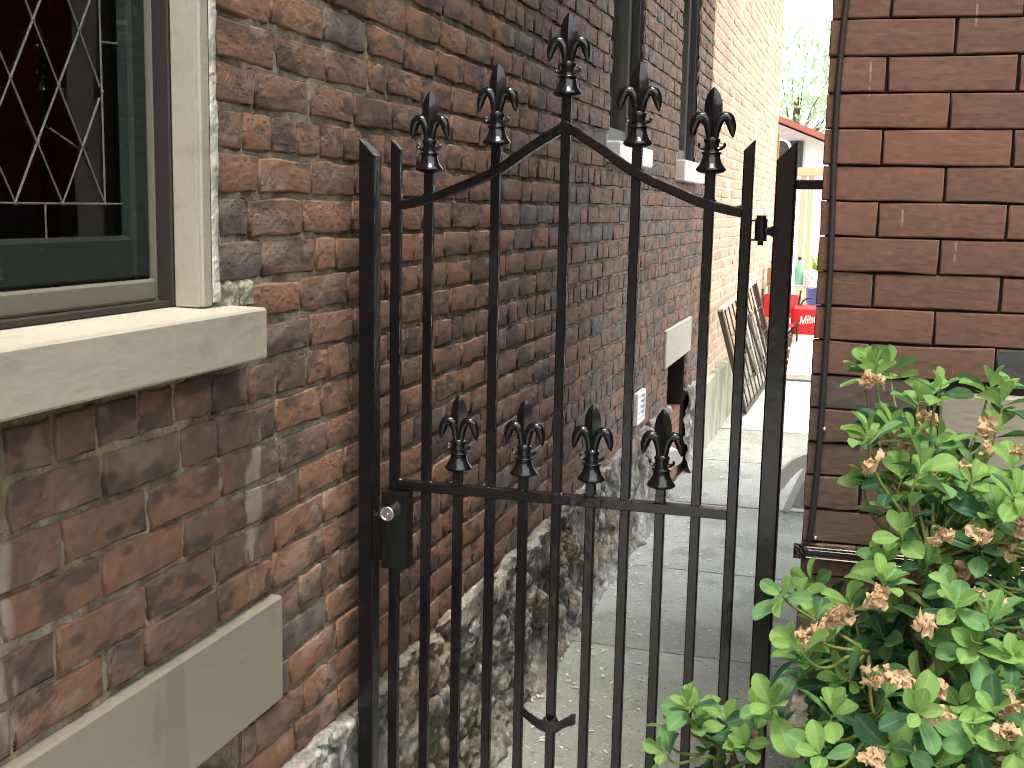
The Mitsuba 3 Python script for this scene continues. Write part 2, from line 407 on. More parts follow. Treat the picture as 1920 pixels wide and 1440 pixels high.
def runs(a, b, cuts):
    segs = [(a, b)]
    for c0, c1 in cuts:
        nxt = []
        for s0, s1 in segs:
            if c1 <= s0 or c0 >= s1: nxt.append((s0, s1)); continue
            if c0 - s0 > .02: nxt.append((s0, c0))
            if s1 - c1 > .02: nxt.append((c1, s1))
        segs = nxt
    return segs

# ------------------------------------------------------------------ LEFT HOUSE
LH = thing('brick_house', 'old red brick house on the left with leaded window, cream sills and rough stone base', 'house')
OPEN = [(.35, 1.70, 1.41, 2.75), (.2, 1.765, 1.312, 1.41), (.30, 1.91, .664, .864), (.4, 1.784, .1, .664),
        (4.72, 5.40, 1.83, 3.9), (4.66, 5.44, 1.748, 1.832), (6.50, 7.16, 1.83, 3.9), (6.42, 7.22, 1.718, 1.832),
        (6.25, 7.20, .728, .940), (6.43, 7.10, .05, .728), (5.43, 5.64, .565, .725)]
PITCH, Z0 = .0712, 1.7935
bricks = []
for c in range(-34, 19):
    zt = Z0 - PITCH * c; zb = zt - PITCH; zm = (zt + zb) / 2
    if zb < .40: continue
    header = (c - 1) % 6 == 0
    step = .1015 if header else .203
    y = -.3 + (.05 if header else (.0 if c % 2 else .1015)) + rng.uniform(-.02, .02)
    joints = [-.3]
    while y < 7.75 - .04:
        if y - joints[-1] > .045: joints.append(y + rng.normal() * .004)
        y += step + (rng.normal() * .006)
        if not header and rng.random() < .07: y -= .1
    joints.append(7.75)
    cuts = [(a, b) for a, b, lo, hi in OPEN if lo + .02 < zt and hi - .02 > zb]
    for a, b in zip(joints[:-1], joints[1:]):
        for s0, s1 in runs(a, b, cuts):
            # full or cut brick, trimmed in height where it meets a sill or lintel
            hi_, lo_ = zt, zb
            for A, B, lo, hi in OPEN:
                if A < (s0 + s1) / 2 < B:
                    if lo <= zb + .02 < hi and hi < zt: lo_ = max(lo_, hi)
                    if lo > zb and lo < zt: hi_ = min(hi_, lo)
            if hi_ - lo_ > .025 and s1 - s0 > .03: bricks.append((s0, s1, lo_, hi_, header))
def size_px(b):
    p = np.array([0, (b[0] + b[1]) / 2, (b[2] + b[3]) / 2])
    d = np.linalg.norm(p - CAM)
    return (b[1] - b[0]) * (b[3] - b[2]) * (1.0 / d) / d ** 2 if in_view(p) else 0
order = sorted(range(len(bricks)), key=lambda i: -size_px(bricks[i]))
solo = set(order[:300])
SV, SF, SU, so = [], [], [], 0
for i, (s0, s1, zb, zt, header) in enumerate(bricks):
    near = size_px(bricks[i]) > .0008
    jl = .0044 + abs(rng.normal()) * .0010
    du, dz = s1 - s0 - 2 * jl, zt - zb - 2 * (.0046 + abs(rng.normal()) * .001)
    ym, zm = (s0 + s1) / 2, (zb + zt) / 2 + rng.normal() * .0012
    if i in solo: V, F = brick_mesh(du, dz, .035, 3, 2, .0014, .0020, .0036, rng)
    elif near: V, F = brick_mesh(du, dz, .03, 2, 1, .0013, .0016, .0034, rng)
    else: V, F = brick_mesh(du, dz, .03, 1, 1, .001, .002, .004, rng)
    W = place_x(V, ym, zm, .0006 + abs(rng.normal()) * .0014, rng.normal() * .006)
    r1, r2 = rng.random(), rng.random() ** .8
    if zm > 1.40: r1 *= .72
    if header: r1 = min(1, r1 * .8 + .25); r2 = min(1, r2 + .3)
    if .05 < (zm - .5) and zm < 1.30 and ym < 1.95: r1 = min(1, r1 + .28)
    if ym < 1.83 and 1.41 < zm < 1.60 and ym > 1.70: r1 = 2.3
    if 1.83 < ym < 1.92 and 1.41 < zm < 1.49: r1 = 2.2
    if rng.random() < .035: r1 = 2.0 + .5 * rng.random()
    if ym > 3.3 and r1 <= 1:
        r1 = min(1, .30 + r1 * .60)
        if rng.random() < .09: r1 = 2.0 + .6 * rng.random()
    uv = np.tile([[r1, r2]], (len(W), 1))
    if i in solo:
        add('brick', M(W, F), 'brick_red', LH + '__wall', smooth=True, uv=uv)
    else:
        SV.append(W); SF.append(F + so); SU.append(uv); so += len(W)
add('brickwork', M(np.vstack(SV), np.vstack(SF)), 'brick_red', LH + '__wall', smooth=True, uv=np.vstack(SU), kind='stuff')

# mortar: a body with the openings cut out, and near the camera a rough face in front of it
face = sbox(-.3, .42, 7.75, 8.0)
for a, b, lo, hi in OPEN: face = face.difference(sbox(a, lo, b, hi))
def wall_sheet(poly, x0, x1):
    m = trimesh.creation.extrude_polygon(poly, x1 - x0, engine='earcut')   # (Y, Z, t)
    v = m.vertices; m = M(np.c_[x0 + v[:, 2], v[:, 0], v[:, 1]], m.faces); return m
add('wall', wall_sheet(face, -.16, -.0135), 'mortar_buff', LH)
def near_mortar(y0, y1, z0, z1, s):
    ny, nz = int((y1 - y0) / s) + 1, int((z1 - z0) / s) + 1
    Y, Z = np.meshgrid(np.linspace(y0, y1, ny), np.linspace(z0, z1, nz), indexing='ij')
    P = np.stack([Y, Z, Y * 0], -1)
    X = -.0052 + (meshkit.fbm(P * 45, 3, 2) - .5) * .011 + (meshkit.fbm(P * 9, 2, 8) - .5) * .007
    X = np.minimum(X, -.0012)
    V = np.stack([X, Y, Z], -1).reshape(-1, 3)
    F = grid_faces(ny, nz)
    keep = np.ones(len(F), bool); c = V[F].mean(1)
    for a, b, lo, hi in OPEN: keep &= ~((c[:, 1] > a) & (c[:, 1] < b) & (c[:, 2] > lo) & (c[:, 2] < hi))
    return M(V, F[keep])
add('mortar', near_mortar(.9, 3.6, .44, 2.15, .0065), 'mortar_buff', LH + '__wall', smooth=True)
add('mortar', near_mortar(3.6, 7.745, .44, 2.9, .014), 'mortar_buff', LH + '__wall', smooth=True)
# the unseen rest of the house
add('shell', cat([box(-7, -.165, -.3, -.14, 0, 8), box(-7, -.165, 7.6, 7.745, 0, 8), box(-7, -6.84, -.135, 7.59, 0, 8), box(-.159, -.0205, -.3, 7.74, 0, .415)]), 'brick_plain', LH)
add('roof', box(-7.3, .25, -.5, 8.0, 8.005, 8.25), 'paint_slate', LH)
add('room', cat([box(-2.9, -2.8, -.1, 7.4, 0, 4), box(-2.79, -.165, -.1, 0, 0, 4), box(-2.79, -.165, 2.2, 2.3, 0, 4), box(-2.79, -.165, 7.3, 7.4, 0, 4),
                 box(-2.79, -.165, .01, 7.29, 4, 4.1), box(-2.79, -.165, .01, 2.19, 1.0, 1.1)]), 'room_wall', LH)

# rough stone base
def stone_field(Y, Z, z1):
    r = np.random.default_rng(5)
    H = np.zeros_like(Y) + .012
    cs = []
    y = 1.7
    for row, zc in enumerate((.10, .25, .39, .50)):
        y = 1.75 + .13 * (row % 2)
        while y < 7.9:
            w = r.uniform(.13, .32); cs.append((y + w / 2, zc + r.normal() * .03, w * .52, r.uniform(.062, .10), r.uniform(.4, 1.0), r.normal() * .25)); y += w
    for cy, cz, ry, rz, a, tilt in cs:
        sel = (np.abs(Y - cy) < 1.4 * ry)
        u, v = (Y[sel] - cy) / ry, (Z[sel] - cz - tilt * (Y[sel] - cy)) / rz
        d = (np.abs(u) ** 2.6 + np.abs(v) ** 2.6)
        bump = np.clip(1 - d, 0, 1) ** .45 * .055 * a + np.clip(1 - d, 0, 1) * tilt * u * .02
        H[sel] = np.maximum(H[sel], .012 + bump)
    P = np.stack([Y, Z, Y * 0], -1)
    n1 = meshkit.fbm(P * np.array([16, 16, 1]), 4, 21); n2 = meshkit.fbm(P * np.array([40, 40, 1]), 3, 23)
    rid = 1 - np.abs(2 * meshkit.fbm(P * np.array([11, 15, 1]), 3, 31) - 1)
    H = H * (.55 + .9 * n1) + (n2 - .5) * .016 + np.clip(rid - .78, 0, 1) * -.10
    par = np.clip((meshkit.fbm(P * np.array([3.2, 5, 1]), 2, 41) - .53) * 9, 0, 1)       # places where a smooth render still hides the stones
    H = H * (1 - par) + par * (.036 + (n2 - .5) * .004)
    toe = np.clip(1 - Z / .09, 0, 1)
    return H * .62 + (meshkit.fbm(P * np.array([75, 75, 1]), 3, 51) - .5) * .016 * (1 - .7 * par) + toe * .040 * (.8 + .5 * n1)
def foundation(y0, y1, s):
    ny, nz = int((y1 - y0) / s) + 1, int(.53 / s) + 1
    Y, Z = np.meshgrid(np.linspace(y0, y1, ny), np.linspace(-.02, .51, nz), indexing='ij')
    H = stone_field(Y, Z, .51)
    top = .505 + (meshkit.fbm(np.stack([Y * 7, Y * 0, Y * 0], -1), 3, 3) - .5) * .06
    Z = np.minimum(Z, top + .15 * (Z - .51))
    rows = [np.stack([H, Y, Z], -1)]
    cap = np.stack([np.full((ny, 1), -.012), Y[:, -1:], Z[:, -1:] + .012], -1)
    G = np.concatenate([np.stack([H, Y, Z], -1), cap], 1)
    V = G.reshape(-1, 3); F = grid_faces(ny, nz + 1)
    return M(V, F)
FD = LH + '__stone_base'
add('stone_base', cat([foundation(1.80, 4.4, .006), foundation(4.4, 6.43, .011), foundation(7.10, 7.75, .012)]), 'stone_rubble', LH, smooth=True,
    label='rough grey stone base with crumbling render')
r5 = np.random.default_rng(77)
def lump(cx, cy, cz, s):
    m = trimesh.creation.icosphere(2, 1.0)
    v = m.vertices * np.array([.34, 1.0, .62]) * s
    v = v * (1 + .75 * (meshkit.fbm(m.vertices * 1.7 + cy * 9, 3, int(cy * 100)) - .5))[:, None]
    v = np.round(v / (s * .32)) * (s * .32) * .35 + v * .65
    a = r5.uniform(-.5, .5); c, q = math.cos(a), math.sin(a)
    v = np.c_[v[:, 0], v[:, 1] * c - v[:, 2] * q, v[:, 1] * q + v[:, 2] * c]
    m = M(v + [cx, cy, cz], m.faces); return m
for i in range(62):
    y = 1.95 + 5.7 * (i / 62) ** 1.35
    if 6.38 < y < 7.15: continue
    z = r5.choice([.12, .22, .31, .40, .46, .485]) + r5.normal() * .015
    s = r5.uniform(.028, .055)
    add('stone', lump(.018 + (.008 if z < .3 else .0), y, z, s), 'stone_rubble', FD, smooth=True)

# main window
WN = LH + '__window'
def slab_x(x0, x1, y0, y1, z0, z1, c=.003): return hull_box(x0, x1, y0, y1, z0, z1, c)
scene_sill = hull_box(-.135, .07, .22, 1.758, 1.317, 1.403, .004)
v = scene_sill.vertices.copy(); up = v[:, 2] > 1.36; v[up, 2] -= (v[up, 0] + .135) * .012; scene_sill.vertices = v
add('window', cat([hull_box(-.048, .004, 1.672, 1.700, 1.4035, 2.75, .003), hull_box(-.052, -.002, 1.648, 1.6715, 1.4035, 2.75, .004) if False else hull_box(-.046, -.004, 1.6715, 1.674, 1.4035, 2.75, .001),
                   hull_box(-.048, .004, .35, .378, 1.4035, 2.75, .003), hull_box(-.048, .004, .379, 1.671, 2.70, 2.75, .003)]), 'paint_cream', LH, label='cream painted window casing')
add('sill', scene_sill, 'paint_cream', WN, label='thick cream window sill with chipped paint')
add('stop', cat([hull_box(-.078, -.049, 1.670, 1.700, 1.4035, 2.75, .002), hull_box(-.078, -.049, .35, .38, 1.4035, 2.75, .002), hull_box(-.072, -.052, .381, 1.669, 1.4035, 1.4125, .001)]), 'paint_brown', WN)
add('storm_frame', cat([hull_box(-.094, -.079, 1.672, 1.699, 1.404, 2.74, .002), hull_box(-.094, -.079, .355, 1.6715, 1.4125, 1.446, .004), hull_box(-.094, -.079, .355, .380, 1.4465, 2.74, .002)]), 'paint_olive', WN)
# green sash: stile and bottom rail with a bevelled inner edge
def bevel_bar_v(y0, y1, z0, z1, x0, x1, b):
    return hull_box(x0, x1, y0, y1, z0, z1, b)
add('sash', cat([hull_box(-.125, -.088, 1.628, 1.6715, 1.447, 2.70, .006), hull_box(-.125, -.0885, .40, 1.6275, 1.447, 1.514, .006), hull_box(-.125, -.088, .36, .399, 1.447, 2.70, .006),
                 hull_box(-.125, -.0885, .40, 1.6275, 2.63, 2.70, .006)]), 'paint_green', WN, label='dark green window sash')
GX = -.110
def came(y0, z0, y1, z1, r=.0017):
    a, b = np.array([GX, y0, z0]), np.array([GX, y1, z1]); n = 5
    p = [a + (b - a) * t / (n - 1) + np.array([0, rng.normal() * .0003, rng.normal() * .0003]) * (0 < t < n - 1) for t in range(n)]
    return tube(p, r, 6)
YB, ZB, ZT = 1.586, 1.5625, 2.58
leads = [came(YB, ZB, YB, ZT), came(.42, ZB, 1.628, ZB), came(1.447, 1.514, 1.447, ZB), came(1.02, 1.514, 1.02, ZB), came(YB, 1.80, 1.628, 1.803), came(YB, 2.22, 1.628, 2.22)]
# two families of diagonals through the lattice nodes
p_, h_ = .0502, .0825
for k in range(-30, 30):
    for sgn in (1, -1):
        # line: y = YB + k*2p + sgn*(z - ZB)/h*p
        pts = []
        for z in np.linspace(ZB, ZT, 60):
            yy = YB + k * 2 * p_ + sgn * (z - ZB) / h_ * p_
            if .44 <= yy <= YB: pts.append((yy, z))
        if len(pts) > 2: leads.append(came(pts[0][0], pts[0][1], pts[-1][0], pts[-1][1]))
nodes = []
for j in range(0, 13):
    for k in range(0, 24):
        yy, zz = YB - k * p_, ZB + j * h_
        if (k + j) % 2 == 0 and yy > .44 and zz < ZT:
            s = trimesh.creation.icosphere(1, .0034); s.apply_scale((.6, 1, 1)); s.apply_translation((GX + .001, yy, zz)); nodes.append(s)
add('lead_came', cat(leads + nodes), 'lead', WN, smooth=50, label='lead came lattice')
for j in range(-1, 8):
    for k in range(0, 10):
        if (k + j) % 2: continue
        cy, cz = YB - k * p_, ZB + (j + 1) * h_
        q = [(cy + p_, cz), (cy, cz + h_), (cy - p_, cz), (cy, cz - h_)]
        poly = Polygon(q).intersection(sbox(.44, ZB, YB, ZT))
        if poly.is_empty or poly.area < 1e-4: continue
        vv = np.array(poly.exterior.coords)[:-1]
        a, b = rng.normal() * .010, rng.normal() * .010
        X = GX - .0005 + a * (vv[:, 0] - cy) + b * (vv[:, 1] - cz)
        n = len(vv)
        add('pane', M(np.c_[X, vv[:, 0], vv[:, 1]], [(0, t, t + 1) for t in range(1, n - 1)]), 'glass_red', WN)
def rect_x(x, y0, y1, z0, z1): return M([(x, y0, z0), (x, y1, z0), (x, y1, z1), (x, y0, z1)], [(0, 1, 2), (0, 2, 3)])
for y0, y1, z0, z1 in ((YB, 1.627, ZB, 1.80), (YB, 1.627, 1.803, 2.22), (1.447, 1.627, 1.515, ZB), (1.02, 1.447, 1.515, ZB), (.45, 1.02, 1.515, ZB)):
    add('pane', rect_x(GX + rng.normal() * .0004, y0, y1, z0, z1), 'glass_dark', WN)
cu = []
for i in range(40):
    cu.append((-.42 + .012 * math.sin(i * 1.3), 1.83 + i * .0013, 0))
V = [(x, y, z) for x, y, _ in cu for z in (1.2, 2.7)]
add('curtain', M(V, [t for i in range(39) for t in ((2 * i, 2 * i + 2, 2 * i + 3), (2 * i, 2 * i + 3, 2 * i + 1))]), 'curtain_red', WN, smooth=True, label='strip of red curtain seen dimly behind the glass')
# ragged caulk between casing and bricks, and the blob on the sill corner
cz = np.arange(1.41, 2.6, .012); V = []
for z in cz:
    w = .012 + .012 * meshkit.noise(np.array([z * 40, 1, 1])) * (1 if meshkit.noise(np.array([z * 14, 3, 2])) > .3 else .3)
    V += [(.0045, 1.6985, z), (.0085 + .003 * rng.random(), 1.703 + w * .5, z + .002 * rng.normal()), (-.002, 1.703 + w, z)]
F = []
for i in range(len(cz) - 1):
    for k in range(2): a = 3 * i + k; F += [(a, a + 1, a + 4), (a, a + 4, a + 3)]
add('caulk', M(V, F), 'caulk', WN, smooth=True, label='ragged whitish caulk along the casing')
Yp, Zp = np.meshgrid(np.linspace(1.706, 1.865, 40), np.linspace(1.399, 1.452, 16), indexing='ij')
Pp = np.stack([Yp, Zp, Yp * 0], -1)
edge = np.clip(np.minimum((Yp - 1.704) / .02, (1.865 - Yp) / .03), 0, 1) * np.clip((1.452 - Zp) / .02 + (meshkit.fbm(Pp * 50, 2, 5) - .5) * 1.5, 0, 1)
Xp = -.016 + edge * (.020 + (meshkit.fbm(Pp * 60, 3, 6) - .5) * .007)
add('caulk', M(np.stack([Xp, Yp, Zp], -1).reshape(-1, 3), grid_faces(40, 16)), 'mortar_pale', WN, smooth=True, label='lumpy pale mortar smeared at the corner of the sill')

# basement lintel and opening at the front
LT = hull_box(-.15, .016, .30, 1.909, .664, .862, .004)
add('lintel', LT, 'paint_greige', LH, label='long greige lintel low on the wall at the left')
add('basement_window', cat([hull_box(-.125, -.085, .402, .45, .10, .66, .003), hull_box(-.125, -.085, 1.735, 1.782, .10, .66, .003), hull_box(-.125, -.085, .451, 1.734, .61, .66, .003)]), 'frame_grey', LH)
# windows farther along
def tall_window(y0, y1, z0, z1, sy0, sy1, sz0, sz1, lab_sill, lab_win):
    w = add('window', cat([hull_box(-.115, -.055, y1 - .085, y1 - .001, z0, z1, .004), hull_box(-.115, -.055, y0 + .001, y0 + .085, z0, z1, .004),
                           hull_box(-.115, -.055, y0 + .0855, y1 - .0855, z0, z0 + .07, .004), hull_box(-.115, -.055, y0 + .0855, y1 - .0855, z1 - .08, z1, .004)]), 'frame_grey', LH, label=lab_win)
    add('jamb', cat([hull_box(-.20, -.012, y1 - .004, y1 + .012, z0, z1, .001), hull_box(-.054, -.020, y1 - .026, y1 - .0045, z0, z1, .002)]), 'paint_slate', w)
    add('glass', rect_x(-.09, y0 + .08, y1 - .08, z0 + .06, z1 - .07), 'glass_clear', w)
    add('meeting_rail', hull_box(-.105, -.06, y0 + .086, y1 - .086, z0 + 1.0, z0 + 1.05, .003), 'frame_grey', w)
    add('sill', hull_box(-.12, .05, sy0, sy1, sz0, sz1, .005), 'paint_white', w, label=lab_sill)
tall_window(4.72, 5.40, 1.832, 3.9, 4.68, 5.43, 1.750, 1.830, 'white sill of the nearer tall window', 'nearer of the two tall dark windows along the alley')
tall_window(6.50, 7.16, 1.832, 3.9, 6.43, 7.21, 1.720, 1.830, 'white sill of the farther tall window', 'farther of the two tall dark windows along the alley')
add('lintel', hull_box(-.14, .014, 6.255, 7.195, .730, .938, .006), 'paint_cream', LH, label='cream lintel over the small basement opening')
bw = add('basement_window', cat([hull_box(-.33, -.29, 6.447, 6.50, .10, .71, .003), hull_box(-.33, -.29, 7.03, 7.083, .10, .71, .003)]), 'frame_grey', LH)
add('reveal', cat([box(-.38, -.005, 7.085, 7.10, .0, .728), box(-.38, -.005, 6.43, 6.445, .0, .728), box(-.38, -.165, 6.445, 7.085, .712, .727)]), 'paint_brown', bw)
# white louvred vent
vt = add('vent', cat([hull_box(.0, .022, 5.435, 5.455, .57, .72, .002), hull_box(0, .022, 5.615, 5.635, .57, .72, .002), hull_box(0, .022, 5.4555, 5.6145, .70, .72, .002), hull_box(0, .022, 5.4555, 5.6145, .57, .588, .002),
                      box(-.01, .004, 5.456, 5.614, .589, .699)]), 'white_plastic', LH, label='small white louvred vent low on the brick wall')
for k in range(4):
    m = beam((.012, 5.456, .603 + k * .026), (.012, 5.614, .603 + k * .026), .016, .004, up=(.6, 0, 1)); add('louvre', m, 'white_plastic', vt)

# ------------------------------------------------------------------ REAR WING
RW = thing('rear_wing', 'paler orange brick rear wing at the far end of the alley wall', 'house')
V_, F_, U_, o = [], [], [], 0
for c in range(-42, 19):
    zt = Z0 - PITCH * c
    if zt - PITCH < .42: continue
    y = 7.755 - (.1 if c % 2 else 0)
    while y < 13.3:
        a, b = max(y, 7.755), min(y + .203, 13.3); y += .203
        if b - a < .04: continue
        Vb, Fb = brick_mesh(b - a - .011, PITCH - .011, .02, 1, 1, .001, .002, .004, rng)
        V_.append(place_x(Vb, (a + b) / 2, zt - PITCH / 2, .006 + rng.normal() * .0015)); F_.append(Fb + o); o += len(Vb)
        U_.append(np.tile([[rng.random(), rng.random()]], (len(Vb), 1)))
add('brickwork', M(np.vstack(V_), np.vstack(F_)), 'brick_orange', RW, smooth=True, uv=np.vstack(U_), kind='stuff')
add('wall', box(-5, .0025, 7.755, 13.3, .40, 8), 'mortar_tan', RW)
bm = hull_box(-.3, .045, 7.76, 13.29, -.02, .455, .012)
add('base', bm, 'concrete_base', RW, label='smooth stained concrete base of the wing')
add('corner_post', hull_box(-.06, .022, 13.305, 13.38, 0, 2.4, .004), 'timber_orange', RW)
add('roof', box(-5.2, .25, 8.005, 13.5, 8.005, 8.25), 'paint_slate', RW)

# ------------------------------------------------------------------ RIGHT HOUSE
RH = thing('dark_brick_house', 'house of dark thin jointed brick at the right behind the leafy shrub', 'house')
PX = .920; FY = 2.055
P2, ZA = .0575, 1.8785
rb = []
for j in range(-14, 18):
    zt = ZA - P2 * j; zb = zt - P2
    if zt < .86: continue
    js = [PX] + list(np.arange(1.012 if j % 2 else 1.111, 3.2, .1955))
    for a, b in zip(js[:-1], js[1:]): rb.append((a, b, zb, zt, j))
RV, RF, RU, ro = [], [], [], 0
for a, b, zb, zt, j in rb:
    zm, xm = (zt + zb) / 2, (a + b) / 2
    if 1.12 < xm < 1.75 and .90 < zm < 1.31: 
        if zm > 1.28 and xm < 1.3: pass
        else: continue
    if 1.10 < a < 1.13 and b > 1.2 and .92 < zm < 1.28: continue
    low = zm < 1.0
    vis = in_view((xm, FY, zm)) and zm < 2.0
    Vb, Fb = brick_mesh(b - a - .0034, P2 - .0032, .04, 3 if vis else 1, 1, .0006, .0012, .0022, rng)
    W = place_y(Vb, xm, zm, FY + rng.normal() * .0012 - (.006 if low else 0), rng.normal() * .002)
    r1 = rng.random()
    if zm < 1.37 and xm > 1.12: r1 = 2.2
    elif zm < 1.305: r1 = 1.43 + .10 * rng.random()
    elif rng.random() < .02: r1 = 2.0
    uv = np.tile([[r1, rng.random()]], (len(W), 1))
    if vis: add('brick', M(W, Fb), 'brick_brown' if low else 'brick_dark', RH + '__front_wall', smooth=True, uv=uv)
    else: RV.append(W); RF.append(Fb + ro); RU.append(uv); ro += len(W)
add('brickwork', M(np.vstack(RV), np.vstack(RF)), 'brick_dark', RH + '__front_wall', smooth=True, uv=np.vstack(RU), kind='stuff')
fp = sbox(PX + .012, .80, 3.2, 7.0).difference(sbox(1.14, .90, 1.72, 1.275))
m = trimesh.creation.extrude_polygon(fp, .10, engine='earcut'); v = m.vertices
m = M(np.c_[v[:, 0], FY + .0105 + v[:, 2], v[:, 1]], m.faces); m.fix_normals()
add('front_wall', m, 'mortar_dark', RH)
add('shell', cat([box(PX + .004, 3.2, 2.24, 4.9, 0, 7), box(3.205, 6, FY, 4.9, 0, 7), box(5.2, 8, -3, FY - .005, 0, 4), box(PX + .02, 3.2, FY + .02, 2.235, 0, .79)]), 'brick_plain', RH)  # forward box is an unseen bay added to cut light from the right
add('roof', box(PX - .2, 6.3, 1.9, 5.1, 7.005, 7.2), 'paint_slate', RH)
add('lintel', hull_box(1.128, 1.74, FY - .014, FY + .12, 1.165, 1.286, .004), 'paint_greige', RH, label='cream lintel behind the shrub')
add('basement_window', hull_box(1.142, 1.718, FY + .08, FY + .10, .902, 1.163, .003), 'frame_grey', RH)
bx = hull_box(.928, 3.2, FY - .035, FY + .02, .803, .838, .006)
add('stone_band', bx, 'stone_rubble', RH, label='narrow pale stone band low on the dark brick front')
def rough_slab(x0, x1, y0, y1, z0, z1, seed):
    nx, ny = 60, 12
    X, Yg = np.meshgrid(np.linspace(x0, x1, nx), np.linspace(y0, y1, ny), indexing='ij')
    Yg = Yg + (Yg < y0 + .03) * (meshkit.fbm(np.stack([X * 14, X * 0, X * 0], -1), 3, seed) - .5) * .05
    Zt = z1 + (meshkit.fbm(np.stack([X * 9, Yg * 9, X * 0], -1), 4, seed) - .5) * .016 - (Yg < y0 + .012) * .008
    top = np.stack([X, Yg, Zt], -1); bot = np.stack([X, Yg, np.full_like(Zt, z0)], -1)
    V = np.vstack([top.reshape(-1, 3), bot.reshape(-1, 3)]); N = nx * ny
    idx = np.arange(N).reshape(nx, ny); ring = np.r_[idx[:, 0], idx[-1, 1:], idx[-2::-1, -1], idx[0, -2:0:-1]]
    G = []
    for i in range(len(ring)):
        a, b = ring[i], ring[(i + 1) % len(ring)]; G += [(a, a + N, b + N), (a, b + N, b)]
    return M(V, np.vstack([grid_faces(nx, ny), G, grid_faces(nx, ny, True) + N]))
add('ledge', rough_slab(.922, 3.0, 1.84, 2.05, .66, .742, 9), 'stone_rubble', RH, smooth=35, label='flat rough stone ledge at the foot of the dark house')
add('stone_base', box(.95, 3.0, 1.90, 2.05, 0, .655), 'stone_rubble', RH)

# cable and angle bar fixed on the dark brick
cb = thing('cable', 'thin black cable hanging down the corner of the dark brick house', 'cable')
cpts = [(.957, FY - .011, 2.6), (.950, FY - .011, 2.2), (.943, FY - .010, 1.907), (.938, FY - .010, 1.783), (.9415, FY - .009, 1.536), (.943, FY - .009, 1.396), (.940, FY - .009, 1.125), (.935, FY - .010, 1.02)]
scene[cb] = mikit.ply(tube(spline(cpts, 60), .0052, 8), 'cable_black', smooth=True)
pb = thing('angle_bar', 'black metal bar fixed across the dark brick low behind the shrub', 'metal bar')
scene[pb] = mikit.ply(cat([hull_box(.930, 1.30, FY - .016, FY - .002, 1.005, 1.0105, .0012), hull_box(.930, 1.30, FY - .030, FY - .017, .991, .9965, .0012), hull_box(.928, 1.302, FY - .0165, FY - .012, .9965, 1.006, .0012)]), 'pipe_black')
kl = []
for i in range(9):
    a = rng.uniform(0, 6.28, 3); c0 = np.array([.921, FY - .012, 1.001])
    t = np.linspace(0, 5.5, 14)
    kl.append(tube(np.c_[c0[0] + .010 * np.cos(t + a[0]), c0[1] + .008 * np.sin(t * 1.3 + a[1]), c0[2] + .010 * np.sin(t + a[2])], .0022, 5))
add('wire_knot', cat(kl), 'pipe_black', pb, smooth=True)
for x, z in ((.948, 1.212), (.944, 1.024)):
    s = trimesh.creation.icosphere(2, .0042); s.apply_translation((x, FY - .004, z)); 
    k = thing('bolt', {0.948: 'small bright bolt head beside the black cable on the dark brick', .944: 'small bright bolt head just above the black metal bar'}.get(x, 'small bolt head on the dark brick behind the shrub'), 'bolt')
    scene[k] = mikit.ply(s, 'steel', smooth=True)

# ------------------------------------------------------------------ GATE
GY0, GY1 = 2.170, 2.1855
GT = thing('iron_gate', 'black wrought iron garden gate with nine fleur-de-lis finials and peaked curved top rail', 'gate')
xs = [.1915 + .0665 * i for i in range(9)]
half = PchipInterpolator([.120, .191, .264, .3225, .397, .457], [1.567, 1.581, 1.6085, 1.634, 1.6825, 1.7185])
def arch(x): return float(half(x)) if x <= .457 else float(half(.914 - x))
add('stile', vbar(.1155, .1345, GY0 - .001, GY1 + .002, .09, 1.693, .0022, -1.0), 'iron_black', GT)
add('stile', vbar(.7805, .7995, GY0 - .001, GY1 + .002, .09, 1.695, .0022, 1.0), 'iron_black', GT)
ZR = (1.010, 1.030)
def weld(x, y, z, s=.006):
    m = trimesh.creation.icosphere(1, s); m.vertices *= (1 + .5 * (rng.random((len(m.vertices), 1)) - .5)); m.apply_scale((1, .8, .55)); m.apply_translation((x, y, z)); return m
# curved rail: square bar swept along the arch
def swept(xa, xb, n=34, w=.0175):
    X = np.linspace(xa, xb, n); Zc = np.array([arch(x) for x in X])
    t = np.gradient(np.c_[X, Zc], axis=0); t /= np.linalg.norm(t, axis=1, keepdims=True)
    nrm = np.c_[-t[:, 1], t[:, 0]]
    if xa < .457 <= xb + 1e-6: nrm[-1] = [0, 1.16]
    if xa <= .457 + 1e-6 < xb and xa > .4: nrm[0] = [0, 1.16]
    y0, y1, c = GY0 - .0025, GY1 + .002, .0018
    prof = [(-w / 2 + c, y0), (w / 2 - c, y0), (w / 2, y0 + c), (w / 2, y1 - c), (w / 2 - c, y1), (-w / 2 + c, y1), (-w / 2, y1 - c), (-w / 2, y0 + c)]
    V = [(X[i] + nrm[i, 0] * o, y, Zc[i] + nrm[i, 1] * o) for i in range(n) for o, y in prof]
    F = [t_ for i in range(n - 1) for k in range(8) for t_ in ((8 * i + k, 8 * i + (k + 1) % 8, 8 * i + 8 + (k + 1) % 8), (8 * i + k, 8 * i + 8 + (k + 1) % 8, 8 * i + 8 + k))]
    m = M(V, F); m.fix_normals(); return m
wl = []
for i, x in enumerate(xs):
    if i % 2 == 0:
        for s in (-1, 1): wl.append(weld(x + s * .0085, GY0 + .004, arch(x + s * .0085) + .0095, .0042))
wl += [weld(.1355, GY0 + .004, arch(.137) + .009, .006), weld(.7785, GY0 + .004, arch(.777) + .009, .006)]
add('top_rail', cat([swept(.1335, .457), swept(.457, .7815)] + wl), 'iron_black', GT, smooth=32)
